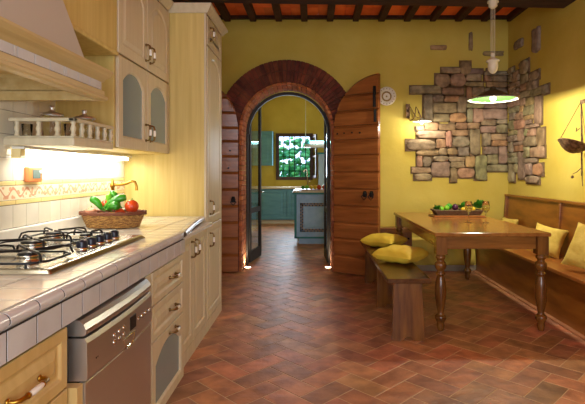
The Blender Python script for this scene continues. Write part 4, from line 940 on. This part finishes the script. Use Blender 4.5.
m.box(wx0-e, wx0+.03, Y2-.06, Y2+.02, wz0-e, wz1+e); m.box(wx1-.03, wx1+e, Y2-.06, Y2+.02, wz0-e, wz1+e); m.box(wx0+.03, wx1-.03, Y2-.06, Y2+.02, wz1-.03, wz1+e); m.box(wx0+.03, wx1-.03, Y2-.06, Y2+.02, wz0-e, wz0+.03); obj('window_frame', m, 'darkwood', t)
m = MB()
for i in range(1, 6): x = wx0+(wx1-wx0)*i/6; m.tube([(x, Y2+.15, wz0), (x, Y2+.15, wz1)], .011, 6)
for i in range(1, 6): z = wz0+(wz1-wz0)*i/6; m.tube([(wx0, Y2+.15, z), (wx1, Y2+.15, z)], .011, 6)
obj('window_bars', m, 'iron', t)
m = MB(); hx = wx1+.04
P = lambda u, v, d: (hx+.10*u+d, Y2-.08-.42*u, v)
for a, b, c_, d_ in ((0, .12, wz0, wz1), (.88, 1, wz0, wz1), (.12, .88, wz0, wz0+.07), (.12, .88, wz1-.07, wz1), (.12, .88, (wz0+wz1)/2-.02, (wz0+wz1)/2+.02)): m.prism([(a, c_), (b, c_), (b, d_), (a, d_)], P, -.02, .02)
cs = obj('casement', m, 'darkwood', t); m = MB(); m.prism([(.12, wz0+.07), (.88, wz0+.07), (.88, wz1-.07), (.12, wz1-.07)], P, -.003, .003); obj('glass_pane', m, 'glass', cs)
m = MB()
for i in range(1500):
    x = random.uniform(-3.2, 2.6); z = random.uniform(.2, 2.6)*random.uniform(.6, 1); y = random.uniform(14.2, 15.4)
    m.ball((x, y, z), (random.uniform(.05, .13), .08, random.uniform(.04, .11)), 7, 4, .3)
single('garden_bush', m, 'foliage', 'leafy green garden bushes seen through the barred far window', 'bush', kind='stuff')
m = MB(); m.box(-4, 4, Y2+.5, 16, -.1, 0); struct('ground', m, 'foliage', 'green garden ground beyond the far window', 'ground')
# far base cabinets
t = thing('far_base_cabinet', 'teal base cabinet under the far window', 'cabinet', (-.8, 12.0, 0))
m = MB(); m.box(-1.59, 2.0, 11.72, 12.28, .10, .86); obj('carcass', m, 'teal', t)
m = MB(); m.box(-1.59, 2.0, 11.78, 12.28, 0, .098); obj('plinth', m, 'counterfar', t)
def yfront(parent, x0, x1, z0, z1, Y, mt='teal', nm='door'):
    mb = MB(); ins = ((0, .015), (0, 0), (.07, 0), (.075, .008), (.09, .008), (.12, .001)); lo = [[(x0+i, Y-.018+d, z0+i), (x1-i, Y-.018+d, z0+i), (x1-i, Y-.018+d, z1-i), (x0+i, Y-.018+d, z1-i)] for i, d in ins]
    vs = [p for l in lo for p in l]; fs = [(k*4+i, k*4+(i+1) % 4, (k+1)*4+(i+1) % 4, (k+1)*4+i) for k in range(len(lo)-1) for i in range(4)]+[(20, 21, 22, 23)]; mb.add(vs, fs); return obj(nm, mb, mt, parent)
for a, b in ((-1.35, -.66), (-.64, -.2), (-.18, .5), (.52, 1.2)): yfront(t, a, b, .12, .84, 11.72)
m = MB(); m.box(-1.59, 2.0, 11.66, 12.29, .865, .91); single('worktop', m, 'counterfar', 'pale worktop on the teal cabinets under the far window', 'worktop', bevel=.006)
t = thing('far_wall_cabinet', 'teal wall cabinet left of the barred window', 'wall cabinet', (-1.2, 12.0, 1.45)); m = MB(); m.box(-1.55, WX(272.5, 11.95), 11.97, 12.29, WZ(165.5, 11.95), WZ(131, 11.95)); obj('carcass', m, 'teal', t)
yfront(t, -1.5, WX(272.5, 11.95)-.01, WZ(165.5, 11.95)+.01, WZ(131, 11.95)-.01, 11.97)
t = thing('far_wall_cabinet', 'pale grey-blue cupboard right of the barred window, under the hanging lamp', 'wall cabinet', (.35, 12.0, 1.1)); m = MB(); m.box(WX(318.5, 11.95), .75, 11.97, 12.29, .912, WZ(154, 11.95)); obj('carcass', m, 'paper', t)
yfront(t, WX(318.5, 11.95)+.01, .74, .93, WZ(154, 11.95)-.01, 11.97, 'paper'); m = MB(); m.box(WX(318.5, 11.95)-.02, .77, 11.95, 12.29, WZ(154, 11.95), WZ(152.5, 11.95)); obj('cornice', m, 'tealdark', t)
m = MB(); fx = WX(307.5, 11.9); m.tube([(fx, 11.95, .912), (fx, 11.95, 1.25), (fx-.02, 11.93, 1.32), (fx-.06, 11.9, 1.33), (fx-.09, 11.88, 1.28)], .014, 8); m.tube([(fx, 11.95, 1.0), (fx+.08, 11.93, 1.04)], .01, 8)
single('tap', m, 'antbrass', 'dark brass tap under the barred far window', 'tap')
# island
t = thing('kitchen_island', 'pale blue kitchen island with dark mosaic frame seen through the arch', 'island', (.3, 8.9, 0))
ix0 = WX(296, 8.44); ix1 = 1.05
m = MB(); m.box(ix0, ix1, 8.44, 9.5, .10, .88); obj('carcass', m, 'tealpale', t)
m = MB(); m.box(ix0+.05, ix1-.05, 8.47, 9.45, 0, .10); obj('plinth', m, 'tealpale', t)
m = MB(); m.box(ix0-.03, ix0+.01, 8.425, 8.46, .10, .88); m.box(ix0-.03, ix1, 8.425, 8.44, .10, .13); obj('corner_post', m, 'tealdark', t)
m = MB(); m.box(ix0-.07, ix1+.07, 8.37, 9.57, .885, .915); obj('top_edge', m, 'tealdark', t)
m = MB(); m.box(ix0-.06, ix1+.06, 8.38, 9.56, .915, .945); obj('worktop', m, 'counterfar', t, bevel=.004)
a, b, c_, d_ = WX(300, 8.43), WX(300, 8.43)+.72, WZ(232, 8.43), WZ(203, 8.43)
m = MB(); wv = .06
for k in range(int((b-a)/.03)):
    for zz0 in (c_, c_+.03, d_-.06, d_-.03):
        m.cm = (k+int(zz0*33)) % 2; m.box(a+.03*k+.002, a+.03*k+.028, 8.432, 8.4395, zz0+.002, zz0+.028)
for k in range(int((d_-c_)/.03)):
    for xx0 in (a, a+.03, b-.06, b-.03):
        m.cm = (k+int((xx0+3)*33)) % 2; m.box(xx0+.002, xx0+.028, 8.432, 8.4395, c_+.03*k+.002, c_+.03*k+.028)
obj('mosaic_frame', m, ['ochre', 'frameblack'], t)
m = MB(); m.box(a+.08, b-.08, 8.428, 8.4395, c_+.08, d_-.08); obj('centre_panel', m, 'tealpale', t, bevel=.006)
t = thing('fruit_board', 'wooden board of fruit on the kitchen island beyond the arch', 'board', (.02, 8.7, .946)); m = MB(); m.box(WX(299, 8.7), WX(299, 8.7)+.62, 8.58, 8.84, .946, .962); obj('board', m, 'pewseat', t, bevel=.004)
fx0 = WX(303, 8.7)
for i, (dx, mt, nm, rr, dz) in enumerate([(0, 'pepper', 'green_apple', .035, 0), (.07, 'lime', 'green_apple', .04, 0), (.15, 'lemon', 'lemon', .04, 0), (.22, 'lemon', 'lemon', .042, .01), (.295, 'tomato', 'orange', .042, .0), (.395, 'tomato', 'orange', .046, .01)]):
    fruit(nm, (fx0+dx, 8.66+.03*(i % 2), .962+rr), rr, mt, ['dark green apple at the left end of the island fruit board', 'light green apple second from left on the island fruit board', 'left yellow lemon on the island fruit board', 'right yellow lemon on the island fruit board', 'left orange on the island fruit board', 'rightmost orange on the island fruit board'][i], nm.split('_')[-1], 'fruit on the island board', False)
# far lamp
t = thing('far_pendant_lamp', 'long teal and white lamp hanging over the kitchen island beyond the arch', 'pendant lamp', (.35, 8.9, 1.9)); lx0 = WX(304, 8.9); zl = WZ(147.5, 8.9)
m = MB(); m.hexa([(lx0-.01, 8.76, zl), (lx0+1.0, 8.76, zl), (lx0+1.0, 9.04, zl), (lx0-.01, 9.04, zl)], [(lx0+.02, 8.79, zl+.055), (lx0+.97, 8.79, zl+.055), (lx0+.97, 9.01, zl+.055), (lx0+.02, 9.01, zl+.055)]); obj('lamp_shade', m, 'lampshade', t)
m = MB(); m.hexa([(lx0+.02, 8.79, zl+.056), (lx0+.97, 8.79, zl+.056), (lx0+.97, 9.01, zl+.056), (lx0+.02, 9.01, zl+.056)], [(lx0+.06, 8.85, zl+.12), (lx0+.93, 8.85, zl+.12), (lx0+.93, 8.95, zl+.12), (lx0+.06, 8.95, zl+.12)]); obj('shade_top', m, 'tealdark', t)
for dx in (.08, .9):
    m = MB(); m.tube([(lx0+dx-.05*(dx < .5), 8.9, zl+.10), (lx0+dx-.05*(dx < .5), 8.9, 3.3)], .006, 6); obj('cord', m, 'lampcream', t)
